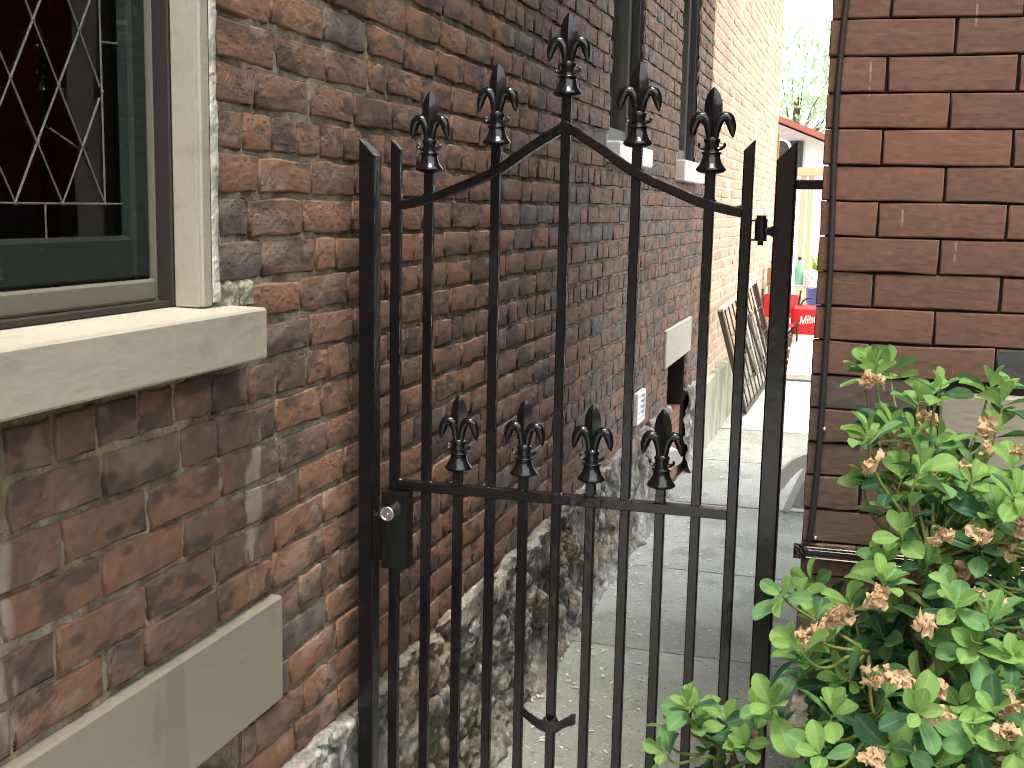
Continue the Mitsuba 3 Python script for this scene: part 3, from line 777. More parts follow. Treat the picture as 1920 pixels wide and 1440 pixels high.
def hrail(x0, x1, z0, z1, c=.0018):
    pts = [(GY0 - .0025 + c, z0), (GY1 + .002 - c, z0), (GY1 + .002, z0 + c), (GY1 + .002, z1 - c), (GY1 + .002 - c, z1), (GY0 - .0025 + c, z1), (GY0 - .0025, z1 - c), (GY0 - .0025, z0 + c)]
    V = [(x, y, z) for x in (x0, x1) for y, z in pts]
    F = [t for k in range(8) for t in ((k, (k + 1) % 8, 8 + (k + 1) % 8), (k, 8 + (k + 1) % 8, 8 + k))]
    m = M(V, F); m.fix_normals(); return m
wl = [weld(.1365, GY0 + .003, ZR[1] + .001, .0075)]
for x in xs:
    wl += [weld(x + .0085, GY0 + .004, ZR[1] + .0005, .0052), weld(x - .0085, GY0 + .003, ZR[1], .0035)]
    for s in np.linspace(-.005, .006, 4): wl.append(weld(x + s, GY0 - .0005, ZR[1] + .0003, .0028))
add('mid_rail', cat([hrail(.134, .781, *ZR)] + wl), 'iron_black', GT, smooth=32)
add('bottom_rail', hrail(.134, .781, .10, .12), 'iron_black', GT)

def sweep_ellipse(path, ra, rb, sides=10):
    """path in the (x, z) plane with half-thickness ra (in plane) and rb (in y)"""
    p = np.asarray(path, float); n = len(p)
    t = np.gradient(p, axis=0); t /= np.linalg.norm(t, axis=1, keepdims=True); nr = np.c_[-t[:, 1], t[:, 0]]
    V = [(p[i, 0] + nr[i, 0] * ra[i] * math.cos(w), rb[i] * math.sin(w), p[i, 1] + nr[i, 1] * ra[i] * math.cos(w)) for i in range(n) for w in np.arange(sides) * 2 * math.pi / sides]
    F = [q for i in range(n - 1) for k in range(sides) for q in ((i * sides + k, (i + 1) * sides + k, (i + 1) * sides + (k + 1) % sides), (i * sides + k, (i + 1) * sides + (k + 1) % sides, i * sides + (k + 1) % sides))]
    V += [(p[0, 0], 0, p[0, 1]), (p[-1, 0], 0, p[-1, 1])]
    L = len(V)
    for k in range(sides): F += [(L - 2, k, (k + 1) % sides), (L - 1, (n - 1) * sides + (k + 1) % sides, (n - 1) * sides + k)]
    m = M(V, F); m.fix_normals(); return m

def finial_mesh():
    mm = .001
    prof = [(0, 0), (10, 0), (15, 1), (22, 3.2), (25.8, 6.5), (26, 8.5), (24.2, 11.5), (20.6, 16), (17.8, 21), (15.8, 27), (14.8, 32), (15.2, 34.2), (17, 35.4), (17.8, 36.8), (17, 38.2), (12.6, 39.4),
            (12.0, 42), (12.0, 46), (12.2, 51), (12.4, 54.5), (13.6, 55.6), (14.2, 57), (14.2, 60), (13.6, 61.4), (11.2, 62.6), (10.2, 64), (0, 64.2)]
    lp = np.array([(r * mm, z * mm) for r, z in prof])
    base = trimesh.creation.revolve(lp, sections=28)
    base.vertices[:, 1] *= .86
    # spear: a leaf with a sharp ridge front and back
    zs = np.array([60, 72, 86, 98, 110, 120, 130, 140, 147, 151]) * mm
    wd = np.array([7.0, 8.2, 11.2, 14.2, 15.8, 15.6, 13.8, 10.0, 5.0, .5]) * mm
    th = np.array([5.5, 5.6, 5.8, 6.0, 5.8, 5.4, 4.6, 3.4, 2.0, .4]) * mm
    V = []
    for z, w, t in zip(zs, wd, th):
        V += [(w, 0, z), (w * .45, t * .42, z), (0, t, z), (-w * .45, t * .42, z), (-w, 0, z), (-w * .45, -t * .42, z), (0, -t, z), (w * .45, -t * .42, z)]
    F = [q for i in range(len(zs) - 1) for k in range(8) for q in ((8 * i + k, 8 * i + (k + 1) % 8, 8 * i + 8 + (k + 1) % 8), (8 * i + k, 8 * i + 8 + (k + 1) % 8, 8 * i + 8 + k))]
    n = len(V); V += [(0, 0, zs[-1] + .0008)]; F += [(n - 8 + k, n - 8 + (k + 1) % 8, n) for k in range(8)]
    spear = M(V, F); spear.fix_normals()
    parts = [base, spear]
    for s in (1, -1):
        path = spline([(s * 5.0 * mm, 60 * mm), (s * 6.0 * mm, 74 * mm), (s * 9.5 * mm, 90 * mm), (s * 16.0 * mm, 99.5 * mm), (s * 23.5 * mm, 100 * mm), (s * 29.5 * mm, 92 * mm), (s * 33 * mm, 79 * mm), (s * 35.4 * mm, 64 * mm)], 22)
        k = np.linspace(0, 1, 22)
        ra = np.interp(k, [0, .2, .45, .62, .8, .93, 1], [5.6, 7.0, 8.8, 9.2, 7.6, 4.4, 1.2]) * mm
        rb_ = np.interp(k, [0, .2, .45, .62, .8, .93, 1], [6.6, 7.2, 8.0, 8.2, 6.8, 4.4, 1.6]) * mm
        parts.append(sweep_ellipse(path, ra, rb_))
        kp = spline([(s * 9 * mm, 44 * mm), (s * 15 * mm, 45 * mm), (s * 20 * mm, 47.5 * mm), (s * 22 * mm, 51.5 * mm), (s * 20 * mm, 54 * mm)], 9)
        parts.append(sweep_ellipse(kp, np.linspace(4.2, 2.0, 9) * mm, np.linspace(6.0, 3.4, 9) * mm, 8))
    return cat(parts)
fm = finial_mesh(); fm.vertices *= [1.03, 1.1, 1.0]
FIN = mikit.ply(fm, 'iron_black', smooth=38)
for i, x in enumerate(xs):
    if i % 2 == 0: zf = {0: 1.630, 2: 1.680, 4: 1.769, 6: 1.680, 8: 1.635}[i]
    else: zf = 1.056
    add('picket', vbar(x - .0088, x + .0088, GY0, GY1 + .001, .1195, zf + .004, .0017), 'iron_black', GT)
    add_dict('finial', {**FIN, 'to_world': T().translate([x, (GY0 + GY1) / 2, zf]).rotate([0, 0, 1], rnd.uniform(-3, 3))}, GT)
# lock
lk = add('lock_box', hull_box(.108, .1605, GY0 - .022, GY1 + .004, .853, 1.0095, .002), 'iron_black', GT, label='flat black lock box on the left stile')
cyl = trimesh.creation.cylinder(.0148, .02, sections=40); cyl.apply_transform(trimesh.transformations.rotation_matrix(math.pi / 2, (1, 0, 0)))
ring = trimesh.creation.torus(.0128, .0022, 40, 10); ring.apply_transform(trimesh.transformations.rotation_matrix(math.pi / 2, (1, 0, 0))); ring.apply_translation((0, -.0103, 0))
core = trimesh.creation.icosphere(2, .0026); core.apply_translation((.001, -.0105, -.001))
lc = cat([cyl, ring, core]); lc.apply_translation((.1285, GY0 - .031, .9705))
add('lock_cylinder', lc, 'steel', lk, smooth=35, label='round bright steel lock cylinder')
hg = cat([trimesh.creation.cylinder(.0108, .036, sections=24, transform=trimesh.transformations.translation_matrix((.8165, GY0 + .006, 1.541))),
          trimesh.creation.cylinder(.0085, .007, sections=24, transform=trimesh.transformations.translation_matrix((.8165, GY0 + .006, 1.561))),
          trimesh.creation.cylinder(.0050, .008, sections=16, transform=trimesh.transformations.translation_matrix((.8165, GY0 + .006, 1.516))),
          hull_box(.7985, .828, GY0 - .001, GY0 + .013, 1.5535, 1.5568, .001), hull_box(.7985, .828, GY0 - .001, GY0 + .013, 1.5195, 1.523, .001),
          tube([(.822, GY0 + .006, 1.537), (.832, GY0 + .006, 1.537), (.838, GY0 + .006, 1.537), (.846, GY0 + .006, 1.536)], [.0072, .0072, .0105, .0135], 14)])
add('hinge', hg, 'iron_black', GT, smooth=35)

gp = thing('gate_post', 'black slant-topped steel gate post on the latch side against the red brick', 'post')
scene[gp] = mikit.ply(vbar(.0515, .0835, GY0 - .006, GY1 + .018, -.02, 1.694, .0028, -1.0), 'iron_black')
add('latch_keeper', cat([hull_box(.0838, .1075, GY0 - .012, GY1 + .004, .866, .957, .0015)]), 'iron_black', gp)
gp2 = thing('gate_post', 'black slant-topped steel gate post on the hinge side beside the dark brick house', 'post')
scene[gp2] = mikit.ply(vbar(.8385, .8725, GY0 - .006, GY1 + .022, -.02, 1.694, .0028, 1.0), 'iron_black')
add('bracket', hull_box(.8728, PX + .06, GY0 + .004, GY1 + .006, 1.611, 1.6275, .0015), 'iron_black', gp2)
# strap on the middle picket
st = thing('strap', 'short black rubbery strap wrapped round a picket low on the gate', 'strap')
sp = spline([(.4010, GY0 + .004, .5850), (.418, GY0 - .008, .5795), (.440, GY0 - .014, .5705), (.4575, GY0 - .0155, .5665), (.478, GY0 - .010, .5695), (.494, GY0 - .001, .5780), (.5075, GY0 + .006, .5815)], 26)
hw = np.interp(np.linspace(0, 1, 26), [0, .1, .25, .5, .62, .85, 1], [.0085, .0098, .0095, .0115, .0105, .0095, .0125])
V, F = [], []
for i, p in enumerate(sp):
    j1, j2 = rng.normal() * .0007, rng.normal() * .0007
    if i == 25: j1 = .003; j2 = -.002
    V += [(p[0], p[1] - .0022, p[2] - hw[i] + j1), (p[0], p[1] - .0030, p[2]), (p[0], p[1] - .0022, p[2] + hw[i] + j2), (p[0], p[1] + .0022, p[2] + hw[i] + j2), (p[0], p[1] + .0022, p[2] - hw[i] + j1)]
for i in range(25):
    for k in range(5): a, b = 5 * i + k, 5 * i + (k + 1) % 5; F += [(a, b, b + 5), (a, b + 5, a + 5)]
F += [(0, 2, 1), (0, 3, 2), (0, 4, 3), (125, 126, 127), (125, 127, 128), (125, 128, 129)]
m = M(V, F); m.fix_normals()
wrap = [tube([(.4575 + .012 * math.cos(t), GY0 + .0078 - .013 * math.sin(t) * 1.0, .566 + .004 * math.sin(3 * t) + o) for t in np.linspace(0, 6.283, 20)], .0034, 6) for o in (-.006, .001, .007)]
scene[st] = mikit.ply(cat([m] + wrap), 'rubber_black', smooth=40)

# ------------------------------------------------------------------ SHRUBS
ROS = [(1.02, 1.812, 1.34), (1.007, 1.854, 1.344), (1.042, 1.837, 1.34), (1.102, 1.671, 1.34), (1.099, 1.862, 1.3), (1.183, 1.869, 1.319), (1.049, 1.742, 1.268), (1.082, 1.771, 1.305), (1.017, 1.637, 1.274), (1.074, 1.674, 1.274), (1.113, 1.8, 1.241), (1.19, 1.816, 1.263), (1.161, 1.752, 1.219), (1.08, 1.582, 1.246), (1.116, 1.649, 1.22), (1.016, 1.792, 1.187), (1.146, 1.63, 1.227), (1.054, 1.675, 1.17), (1.095, 1.702, 1.183), (1.138, 1.762, 1.13), (1.104, 1.631, 1.115), (1.163, 1.6, 1.148), (1.176, 1.624, 1.189), (1.193, 1.57, 1.228), (1.203, 1.684, 1.241), (1.199, 1.833, 1.303), (0.965, 1.551, 1.047), (0.938, 1.694, 1.031), (0.953, 1.765, 1.031), (1.008, 1.623, 1.046), (1.042, 1.489, 1.124), (1.099, 1.598, 1.121), (1.129, 1.546, 1.108), (1.128, 1.486, 1.103), (1.169, 1.498, 1.089), (0.954, 1.598, 0.966), (0.921, 1.588, 1.062), (0.918, 1.49, 0.946), (0.797, 1.724, 0.816), (0.819, 1.743, 0.762), (0.845, 1.699, 0.821), (0.758, 1.74, 0.788), (0.791, 1.661, 0.856), (0.766, 1.639, 0.792), (0.878, 1.641, 0.821), (0.887, 1.689, 0.85), (1.009, 1.553, 0.971), (1.054, 1.509, 0.972), (1.101, 1.538, 0.983), (1.085, 1.363, 1.016), (1.153, 1.389, 0.978), (1.02, 1.613, 0.848), (1.066, 1.472, 0.919), (1.175, 1.527, 0.99), (1.194, 1.479, 1.05), (1.187, 1.359, 0.989), (0.992, 1.476, 0.954), (1.04, 1.569, 0.908), (1.078, 1.676, 0.976), (0.987, 1.58, 0.992), (1.132, 1.58, 1.011), (1.154, 1.486, 1.055), (1.211, 1.708, 1.073), (1.207, 1.671, 1.157), (1.064, 1.581, 1.159), (1.079, 1.643, 1.048), (1.12, 1.498, 0.936), (0.984, 1.421, 0.922), (1.14, 1.473, 0.984), (0.95, 1.473, 1.033), (1.173, 1.397, 1.007), (1.115, 1.392, 0.943), (1.047, 1.602, 1.116), (1.148, 1.697, 1.182), (1.062, 1.663, 1.219)]
BLO = [(1.02, 1.742, 1.342), (1.092, 1.722, 1.295), (1.019, 1.592, 1.25), (1.067, 1.699, 1.26), (1.109, 1.682, 1.233), (1.135, 1.649, 1.242), (1.171, 1.741, 1.286), (1.177, 1.716, 1.26), (1.204, 1.636, 1.275), (1.11, 1.558, 1.174), (1.149, 1.495, 1.197), (1.194, 1.601, 1.153), (1.145, 1.6, 1.122), (1.199, 1.558, 1.196), (0.985, 1.507, 1.064), (0.97, 1.502, 1.05), (0.951, 1.501, 1.044), (1.033, 1.438, 1.126), (1.04, 1.469, 1.011), (1.06, 1.437, 1.031), (1.115, 1.442, 1.023), (1.106, 1.373, 1.017), (1.187, 1.415, 1.018), (0.88, 1.66, 0.825), (1.147, 1.521, 1.111), (1.175, 1.532, 1.106), (1.088, 1.387, 1.117), (1.04, 1.281, 0.991), (1.18, 1.358, 1.011), (0.997, 1.507, 1.076), (1.066, 1.364, 1.05)]
def leaf_mesh(wr, curl, fold, seed):
    r = np.random.default_rng(seed)
    t = np.array([0, .12, .3, .5, .68, .84, .95, 1.0]); w = np.array([.02, .11, .29, .43, .48, .42, .25, .04]) * wr * .64
    V, UV = [], []
    for a, b in zip(t, w):
        drop = -curl * a * a; wav = .02 * math.sin(a * 9 + seed)
        V += [(a, -b, drop + fold * b + wav), (a, -b * .5, drop + fold * b * .38), (a, 0, drop), (a, b * .5, drop + fold * b * .38), (a, b, drop + fold * b - wav)]
        UV += [(0, a), (.25, a), (.5, a), (.75, a), (1, a)]
    F = []
    for i in range(len(t) - 1):
        for k in range(4): q = 5 * i + k; F += [(q, q + 5, q + 6), (q, q + 6, q + 1)]
    return M(V, F), np.array(UV, float)
LEAF = []
for i in range(7):
    m, uv = leaf_mesh(.78 + .22 * rng.random(), .05 + .28 * rng.random(), .18 + .45 * rng.random(), i)
    LEAF.append((m, uv))
PLY = {(i, b): mikit.ply(m, b, smooth=True, uv=uv) for i, (m, uv) in enumerate(LEAF) for b in ('leaf_new', 'leaf_mid', 'leaf_old')}

def frame(d, roll, up0=(0, 0, 1)):
    d = d / np.linalg.norm(d); u = np.array(up0, float)
    if abs(d @ u) > .97: u = np.array([0, 1.0, 0])
    s = np.cross(u, d); s /= np.linalg.norm(s); n = np.cross(d, s)
    c, q = math.cos(roll), math.sin(roll)
    s, n = c * s + q * n, -q * s + c * n
    return np.c_[d, s, n]
def rosette(pos, axis, size, r, young=True):
    """leaves of one shoot tip: list of (leaf no, material, 4x4)"""
    out = []
    axis = axis / np.linalg.norm(axis); B = frame(axis, r.uniform(0, 6.28))
    n = r.integers(6, 10); a0 = r.uniform(0, 6.28)
    for k in range(n):
        ang = a0 + k * 2.4 + r.normal() * .2; f = k / (n - 1)
        el = .15 + f * 1.0 + r.normal() * .16             # outer leaves spread, inner ones stand up
        d = math.cos(el) * (math.cos(ang) * B[:, 1] + math.sin(ang) * B[:, 2]) + math.sin(el) * axis
        L = size * (1.08 - .42 * f) * r.uniform(.82, 1.15)
        R = frame(d, r.normal() * .35, axis)
        m = np.eye(4); m[:3, :3] = R * L; m[:3, 3] = pos + axis * (f - .5) * size * .35 + d * size * .04
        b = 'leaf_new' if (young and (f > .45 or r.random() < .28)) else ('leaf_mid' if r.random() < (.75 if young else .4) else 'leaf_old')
        out.append((int(r.integers(0, 7)), b, m))
    return out
def shrub(name, label, rosettes, blossoms, base, inner, seed):
    r = np.random.default_rng(seed)
    K = thing(name, label, 'shrub')
    leaves, wood = [], []
    root = np.array(base, float)
    P = np.array([p for p in rosettes]); cen = P.mean(0)
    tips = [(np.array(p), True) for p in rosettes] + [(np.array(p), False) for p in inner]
    mains = []
    for i in range(6):
        q = P[r.integers(len(P))] * .55 + cen * .45; q[2] -= .05
        mid = root * .5 + q * .5 + r.normal(size=3) * .03
        path = spline([root + r.normal(size=3) * [.02, .02, 0], mid, q], 12); mains.append(path)
        wood.append(tube(path, np.linspace(.009, .0045, 12), 6))
    allm = np.vstack(mains)
    tw = []
    for p, young in tips:
        dv = allm - p; dist = np.linalg.norm(dv, axis=1) + .6 * np.clip(allm[:, 2] - p[2], 0, 1)
        a = allm[np.argmin(dist)]
        ax = np.array([0, 0, 1.0]) * .8 + (p - cen) * [1.6, 1.6, 1.2] + r.normal(size=3) * .30 + np.array([-.05, -.25, 0])
        ax /= np.linalg.norm(ax)
        path = spline([a, a * .45 + p * .55 - ax * .02 + r.normal(size=3) * .008, p - ax * .03, p], 10)
        tw.append(tube(path, np.linspace(.0032, .0017, 10), 5))
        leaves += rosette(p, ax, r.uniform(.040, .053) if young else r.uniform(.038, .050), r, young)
        if r.random() < .6:      # a few leaves lower down the shoot
            for _ in range(r.integers(1, 4)):
                t = r.integers(4, 8); d = r.normal(size=3); d[2] = abs(d[2]) * .3; d /= np.linalg.norm(d)
                m = np.eye(4); m[:3, :3] = frame(d, r.normal() * .4) * r.uniform(.032, .044); m[:3, 3] = path[t]
                leaves.append((int(r.integers(0, 7)), 'leaf_mid' if r.random() < .5 else 'leaf_old', m))
    add('branch', cat(wood), 'bark', K, smooth=True)
    add('twig', cat(tw), 'twig_green', K, smooth=True, kind='stuff')
    def key(x):
        p = x[2][:3, 3] + x[2][:3, 0] * .5; d = np.linalg.norm(p - CAM)
        return -(np.linalg.norm(x[2][:3, 0]) / d) if in_view(p) else 0
    leaves.sort(key=key)
    for i, b, m in leaves[:300]: add_dict('leaf', {**PLY[i, b], 'to_world': T(m)}, K)
    rest = {}
    for i, b, m in leaves[300:]: rest.setdefault(b, []).append((i, m))
    for b, l in rest.items():
        ms, us = [], []
        for i, m in l:
            k = LEAF[i][0].copy(); k.apply_transform(m); ms.append(k); us.append(LEAF[i][1])
        if ms:
            add('foliage', cat(ms), b, K, smooth=True, uv=np.vstack(us), kind='stuff')
    for p in blossoms:
        ms = []
        for k in range(r.integers(9, 14)):
            s = r.uniform(.008, .016); nu, nv = 5, 5
            U, Vv = np.meshgrid(np.linspace(-1, 1, nu), np.linspace(0, 1, nv), indexing='ij')
            ph = r.uniform(0, 6.28); cr = r.uniform(.3, .9)
            x = Vv * (1 - .3 * U ** 2); y = U * (.14 + .48 * Vv * (1.1 - .5 * Vv)); z = cr * (np.sin(Vv * 3.0 + ph) * .5 + .4 * np.sin(U * 3.5 + ph)) * (.3 + Vv)
            v = np.stack([x, y, z], -1).reshape(-1, 3) * s + r.normal(size=(25, 3)) * .0016
            d = r.normal(size=3); d[2] = d[2] * .6 - .25
            v = v @ frame(d, r.uniform(0, 6.28)).T + p + r.normal(size=3) * .004
            ms.append(M(v, grid_faces(nu, nv)))
        add('blossom', cat(ms), 'petal_brown', K, smooth=True)
    return K
big = [p for p in ROS if p[0] > .9]; small = [p for p in ROS if p[0] <= .9]
rs = np.random.default_rng(3)
inner = []
for _ in range(170):
    p = np.array(big[rs.integers(len(big))]) + np.array([rs.normal() * .05, .07 + abs(rs.normal()) * .06, -.06 - abs(rs.normal()) * .07])
    p[0] = max(p[0], .99); p[1] = min(p[1], 1.90)
    if not (p[0] < 1.10 and 1.02 < p[2] < 1.17) and (p[2] < 1.14 or rs.random() < .35): inner.append(p)
for _ in range(45):
    inner.append(np.array([rs.uniform(1.22, 1.7), rs.uniform(1.4, 1.85), rs.uniform(.75, 1.15)]))
shrub('shrub', 'glossy green shrub with withered brown blossoms filling the right foreground before the dark brick', big, [b for b in BLO if b[0] > .9], (1.17, 1.62, 0.0), inner, 21)
shrub('shrub', 'small low green shrub tip in front of the bottom of the hinge side gate post', small, [b for b in BLO if b[0] <= .9], (.84, 1.66, 0.0),
      [np.array([rs.uniform(.74, .88), rs.uniform(1.62, 1.74), rs.uniform(.55, .74)]) for _ in range(14)], 22)

# litter on the pavement
lt = []
for i in range(420):
    y = 2.4 + 6.2 * rs.random() ** 1.3; x = .05 + abs(rs.normal()) * .16 if rs.random() < .6 else rs.uniform(.05, .92)
    if x > .93: continue
    s = rs.uniform(.007, .021); k = np.array([(0, 0, 0), (1, .25, .25), (1.6, 0, .05), (1, -.3, .2), (.5, .3, .02)]) * s
    a = rs.uniform(0, 6.28); c, q = math.cos(a), math.sin(a)
    k = np.c_[k[:, 0] * c - k[:, 1] * q, k[:, 0] * q + k[:, 1] * c, k[:, 2] + .003] + [x, y, 0]
    lt.append(M(k, [(0, 3, 2), (0, 2, 1), (0, 1, 4)]))
add('fallen_petals', cat(lt), 'petal_litter', kind='stuff'); lab('fallen_petals', 'dry pale petals and leaf bits scattered along the pavement', 'litter')

# ------------------------------------------------------------------ FAR END OF THE ALLEY
# iron railing panel leaning along the wing
ip = thing('railing_panel', 'dark iron grille panel leaning against the wing at the end of the alley', 'grille')
A, B, C, D = np.array([.075, 8.10, .905]), np.array([.06, 10.75, .955]), np.array([.20, 12.0, .03]), np.array([.16, 9.35, .02])
add('top_rail', beam(A, B, .03, .02), 'metal_pale', ip)
add('bottom_rail', beam(D, C, .03, .02), 'rust_brown', ip)
add('side_bar', beam(A, D, .035, .025), 'rust_brown', ip); add('side_bar', beam(B, C, .035, .025), 'rust_brown', ip)
for k in range(1, 11):
    t = k / 11; add('slat', beam(A + (B - A) * t, D + (C - D) * t, .010, .006), 'rust_brown', ip)
off = np.array([.03, 0, 0])
for k in range(1, 4):
    t = k / 4; add('cross_bar', beam(A + (D - A) * t + off * .5, B + (C - B) * t + off * .5, .007, .010), 'metal_dark', ip)
for k in range(5):
    a = A + (B - A) * (.25 + .12 * k) + (D - A) * .2 + off; add('loose_bar', beam(a, a + (D - A) * .6 + (B - A) * rs.uniform(-.1, .2), .02, .012), 'metal_pale' if k % 2 else 'rust_brown', ip)
# table with things on it
tb = thing('work_table', 'slim folding table cluttered with bottles and a box at the end of the alley', 'table')
TZ = .845
add('table_top', hull_box(-.0 + .045, .66, 12.25, 12.75, TZ - .022, TZ, .003), 'metal_pale', tb)
for x, y in ((.07, 12.3), (.62, 12.3), (.07, 12.7), (.62, 12.7)): add('leg', tube([(x, y, 0), (x, y, TZ - .022)], .009, 8), 'metal_pale', tb, smooth=True)
k = thing('cardboard_box', 'small brown cardboard box on the left end of the table', 'box'); scene[k] = mikit.ply(hull_box(-.0 + .05, .115, 12.24, 12.42, TZ + .001, TZ + .165, .003), 'cardboard')
def bottle(prof, x, y, z, b, cap=None, capb=None, key=None):
    m = trimesh.creation.revolve(np.array(prof), sections=24); m.apply_translation((x, y, z)); scene[key] = mikit.ply(m, b, smooth=40)
    if cap: c = trimesh.creation.revolve(np.array(cap), sections=20); c.apply_translation((x, y, z)); add('cap', c, capb, key, smooth=40)
k = thing('bottle', 'white plastic jug with a blue lid on the table beside the brown box', 'bottle')
bottle([(0, 0), (.055, 0), (.06, .01), (.06, .2), (.045, .235), (0, .24)], .185, 12.42, TZ + .001, 'white_plastic', [(0, .2405), (.047, .2405), (.047, .285), (.065, .29), (.065, .30), (0, .30)], 'plastic_blue', k)
k = thing('bottle', 'pale green bottle standing on the table in the gap beside the dark house', 'bottle')
bottle([(0, 0), (.04, 0), (.045, .01), (.045, .1), (.05, .14), (.03, .2), (.014, .225), (.014, .245), (0, .246)], .352, 12.40, TZ + .001, 'bottle_green', [(0, .2465), (.017, .2465), (.017, .275), (0, .276)], 'metal_dark', k)
k = thing('plastic_bag', 'crumpled white plastic bag on the table edge by the dark house', 'bag')
s = trimesh.creation.icosphere(3, .10); s.vertices *= (1 + .6 * (meshkit.fbm(s.vertices * 14, 3, 4) - .5))[:, None]; s.apply_scale((.9, 1, .95)); s.apply_translation((.485, 12.36, TZ + .06)); scene[k] = mikit.ply(s, 'white_plastic', smooth=50)
# folding chair
ch = thing('folding_chair', 'red fabric folding chair with black crossed legs in front of the table', 'chair')
CYc = 12.05
def sheet(P, nu, nv, f):
    U, W = np.meshgrid(np.linspace(0, 1, nu), np.linspace(0, 1, nv), indexing='ij')
    return M(np.array([f(a, b) for a, b in zip(U.ravel(), W.ravel())]), grid_faces(nu, nv))
add('backrest', sheet(0, 8, 8, lambda u, w: (.035 + .34 * u, CYc + .12 - .05 * math.sin(math.pi * u) - .06 * (1 - w), .53 + .22 * w + .02 * math.sin(math.pi * u) * w)), 'plastic_red', ch, smooth=True)
add('seat', sheet(0, 8, 8, lambda u, w: (.035 + .34 * u, CYc - .25 + .30 * w, .50 - .04 * math.sin(math.pi * u) - .02 * (1 - w))), 'plastic_red', ch, smooth=True)
for a, b in (((.02, CYc + .14, .80), (.035, CYc + .03, .50)), ((.39, CYc + .14, .80), (.375, CYc + .03, .50)), ((.02, CYc - .22, .50), (.02, CYc + .06, .50)), ((.39, CYc - .22, .50), (.39, CYc + .06, .50))): add('frame', tube([a, b], .011, 8), 'metal_dark', ch, smooth=True)
for a, b in (((.02, CYc - .22, .50), (.40, CYc - .18, .02)), ((.39, CYc - .22, .50), (.02, CYc - .18, .02)), ((.02, CYc + .06, .50), (.40, CYc + .08, .02)), ((.39, CYc + .06, .50), (.02, CYc + .08, .02)), ((.02, CYc - .22, .50), (.02, CYc + .08, .02)), ((.39, CYc - .22, .5), (.39, CYc + .08, .02))):
    add('leg', tube([a, b], .010, 8), 'metal_dark', ch, smooth=True)
# red tool bag on a low crate
cr = thing('crate', 'low pale wooden crate under the red tool bag', 'crate')
for z in (.03, .14, .25): add('slat', hull_box(.30, .80, 12.02, 12.04, z, z + .085, .003), 'timber_pale', cr)
add('lid', hull_box(.30, .80, 12.02, 12.40, .336, .356, .003), 'timber_pale', cr)
bg = thing('tool_bag', 'red tool bag with white script lettering beside the red chair', 'bag')
b_ = hull_box(.315, .70, 12.06, 12.30, .358, .655, .03); scene[bg] = mikit.ply(b_, 'plastic_red', smooth=25)
tx = meshkit.text_mesh('Milwaukee', .075, .003, True); v = tx.vertices.copy(); v[:, 0] = v[:, 0] * .75 + v[:, 1] * .25; ang = .16
v = np.c_[v[:, 0] * math.cos(ang) - v[:, 1] * math.sin(ang), v[:, 0] * math.sin(ang) + v[:, 1] * math.cos(ang), v[:, 2]]
add('lettering', M(np.c_[.395 + v[:, 0], 12.06 - v[:, 2], .475 + v[:, 1]], tx.faces), 'paint_white', bg)
add('handle', tube(spline([(.40, 12.18, .655), (.42, 12.18, .70), (.58, 12.18, .70), (.60, 12.18, .655)], 14), .008, 8), 'metal_dark', bg, smooth=True)
# white board propped on the ground
wb = thing('white_board', 'thick white board propped low on the ground at the end of the alley', 'board')
m = hull_box(-.13, .16, -.42, .42, -.03, .03, .003); m.apply_transform(trimesh.transformations.rotation_matrix(math.radians(24), (1, 0, 0))); m.apply_translation((.47, 11.66 + .40, .215)); 
m.apply_translation((0, -.28, -.0)); scene[wb] = mikit.ply(m, 'cream_board')
# white plastic seat peeking out behind the dark brick corner
wp = thing('plastic_chair', 'white plastic chair mostly hidden behind the dark brick corner', 'chair')
def band(pts, w, t):
    p = spline(pts, 20); n = len(p); d = np.gradient(p, axis=0); d /= np.linalg.norm(d, axis=1, keepdims=True)
    nr = np.cross(d, [0, 1, 0]); V = []
    for i in range(n):
        for a, b in ((-1, -1), (1, -1), (1, 1), (-1, 1)): V.append(p[i] + np.array([0, a * w / 2, 0]) + nr[i] * b * t / 2)
    F = [q for i in range(n - 1) for k in range(4) for q in ((4 * i + k, 4 * i + (k + 1) % 4, 4 * i + 4 + (k + 1) % 4), (4 * i + k, 4 * i + 4 + (k + 1) % 4, 4 * i + 4 + k))] + [(0, 1, 2), (0, 2, 3), (4 * n - 4, 4 * n - 3, 4 * n - 2), (4 * n - 4, 4 * n - 2, 4 * n - 1)]
    m = M(V, F); m.fix_normals(); return m
add('arm', band([(.615, 6.4, .125), (.655, 6.4, .190), (.70, 6.4, .245), (.76, 6.4, .283), (.84, 6.4, .295)], .09, .062), 'white_plastic', wp, smooth=40)
add('leg', band([(.668, 6.36, .005), (.70, 6.36, .09), (.735, 6.37, .175), (.78, 6.39, .272)], .05, .034), 'white_plastic', wp, smooth=40)
V = [(.685, 6.395, .012), (.90, 6.395, .012), (.90, 6.405, .25), (.775, 6.405, .25)]; pm = M(np.vstack([V, np.array(V) + [0, .012, 0]]), [(0, 1, 2), (0, 2, 3), (4, 6, 5), (4, 7, 6)] + [q for i in range(4) for q in ((i, 4 + i, 4 + (i + 1) % 4), (i, 4 + (i + 1) % 4, (i + 1) % 4))]); pm.fix_normals()
add('side_panel', pm, 'grey_plastic', wp)
# short white pipe end by the stone base
pe = thing('pipe_end', 'white round pipe end sticking out of the stone base near the opening', 'pipe')
c = trimesh.creation.cylinder(.042, .12, sections=32); c.apply_transform(trimesh.transformations.rotation_matrix(math.pi / 2, (1, 0, 0))); c.apply_transform(trimesh.transformations.rotation_matrix(math.radians(28), (0, 0, 1))); c.apply_translation((.045, 6.40, .243)); scene[pe] = mikit.ply(c, 'white_plastic', smooth=40)
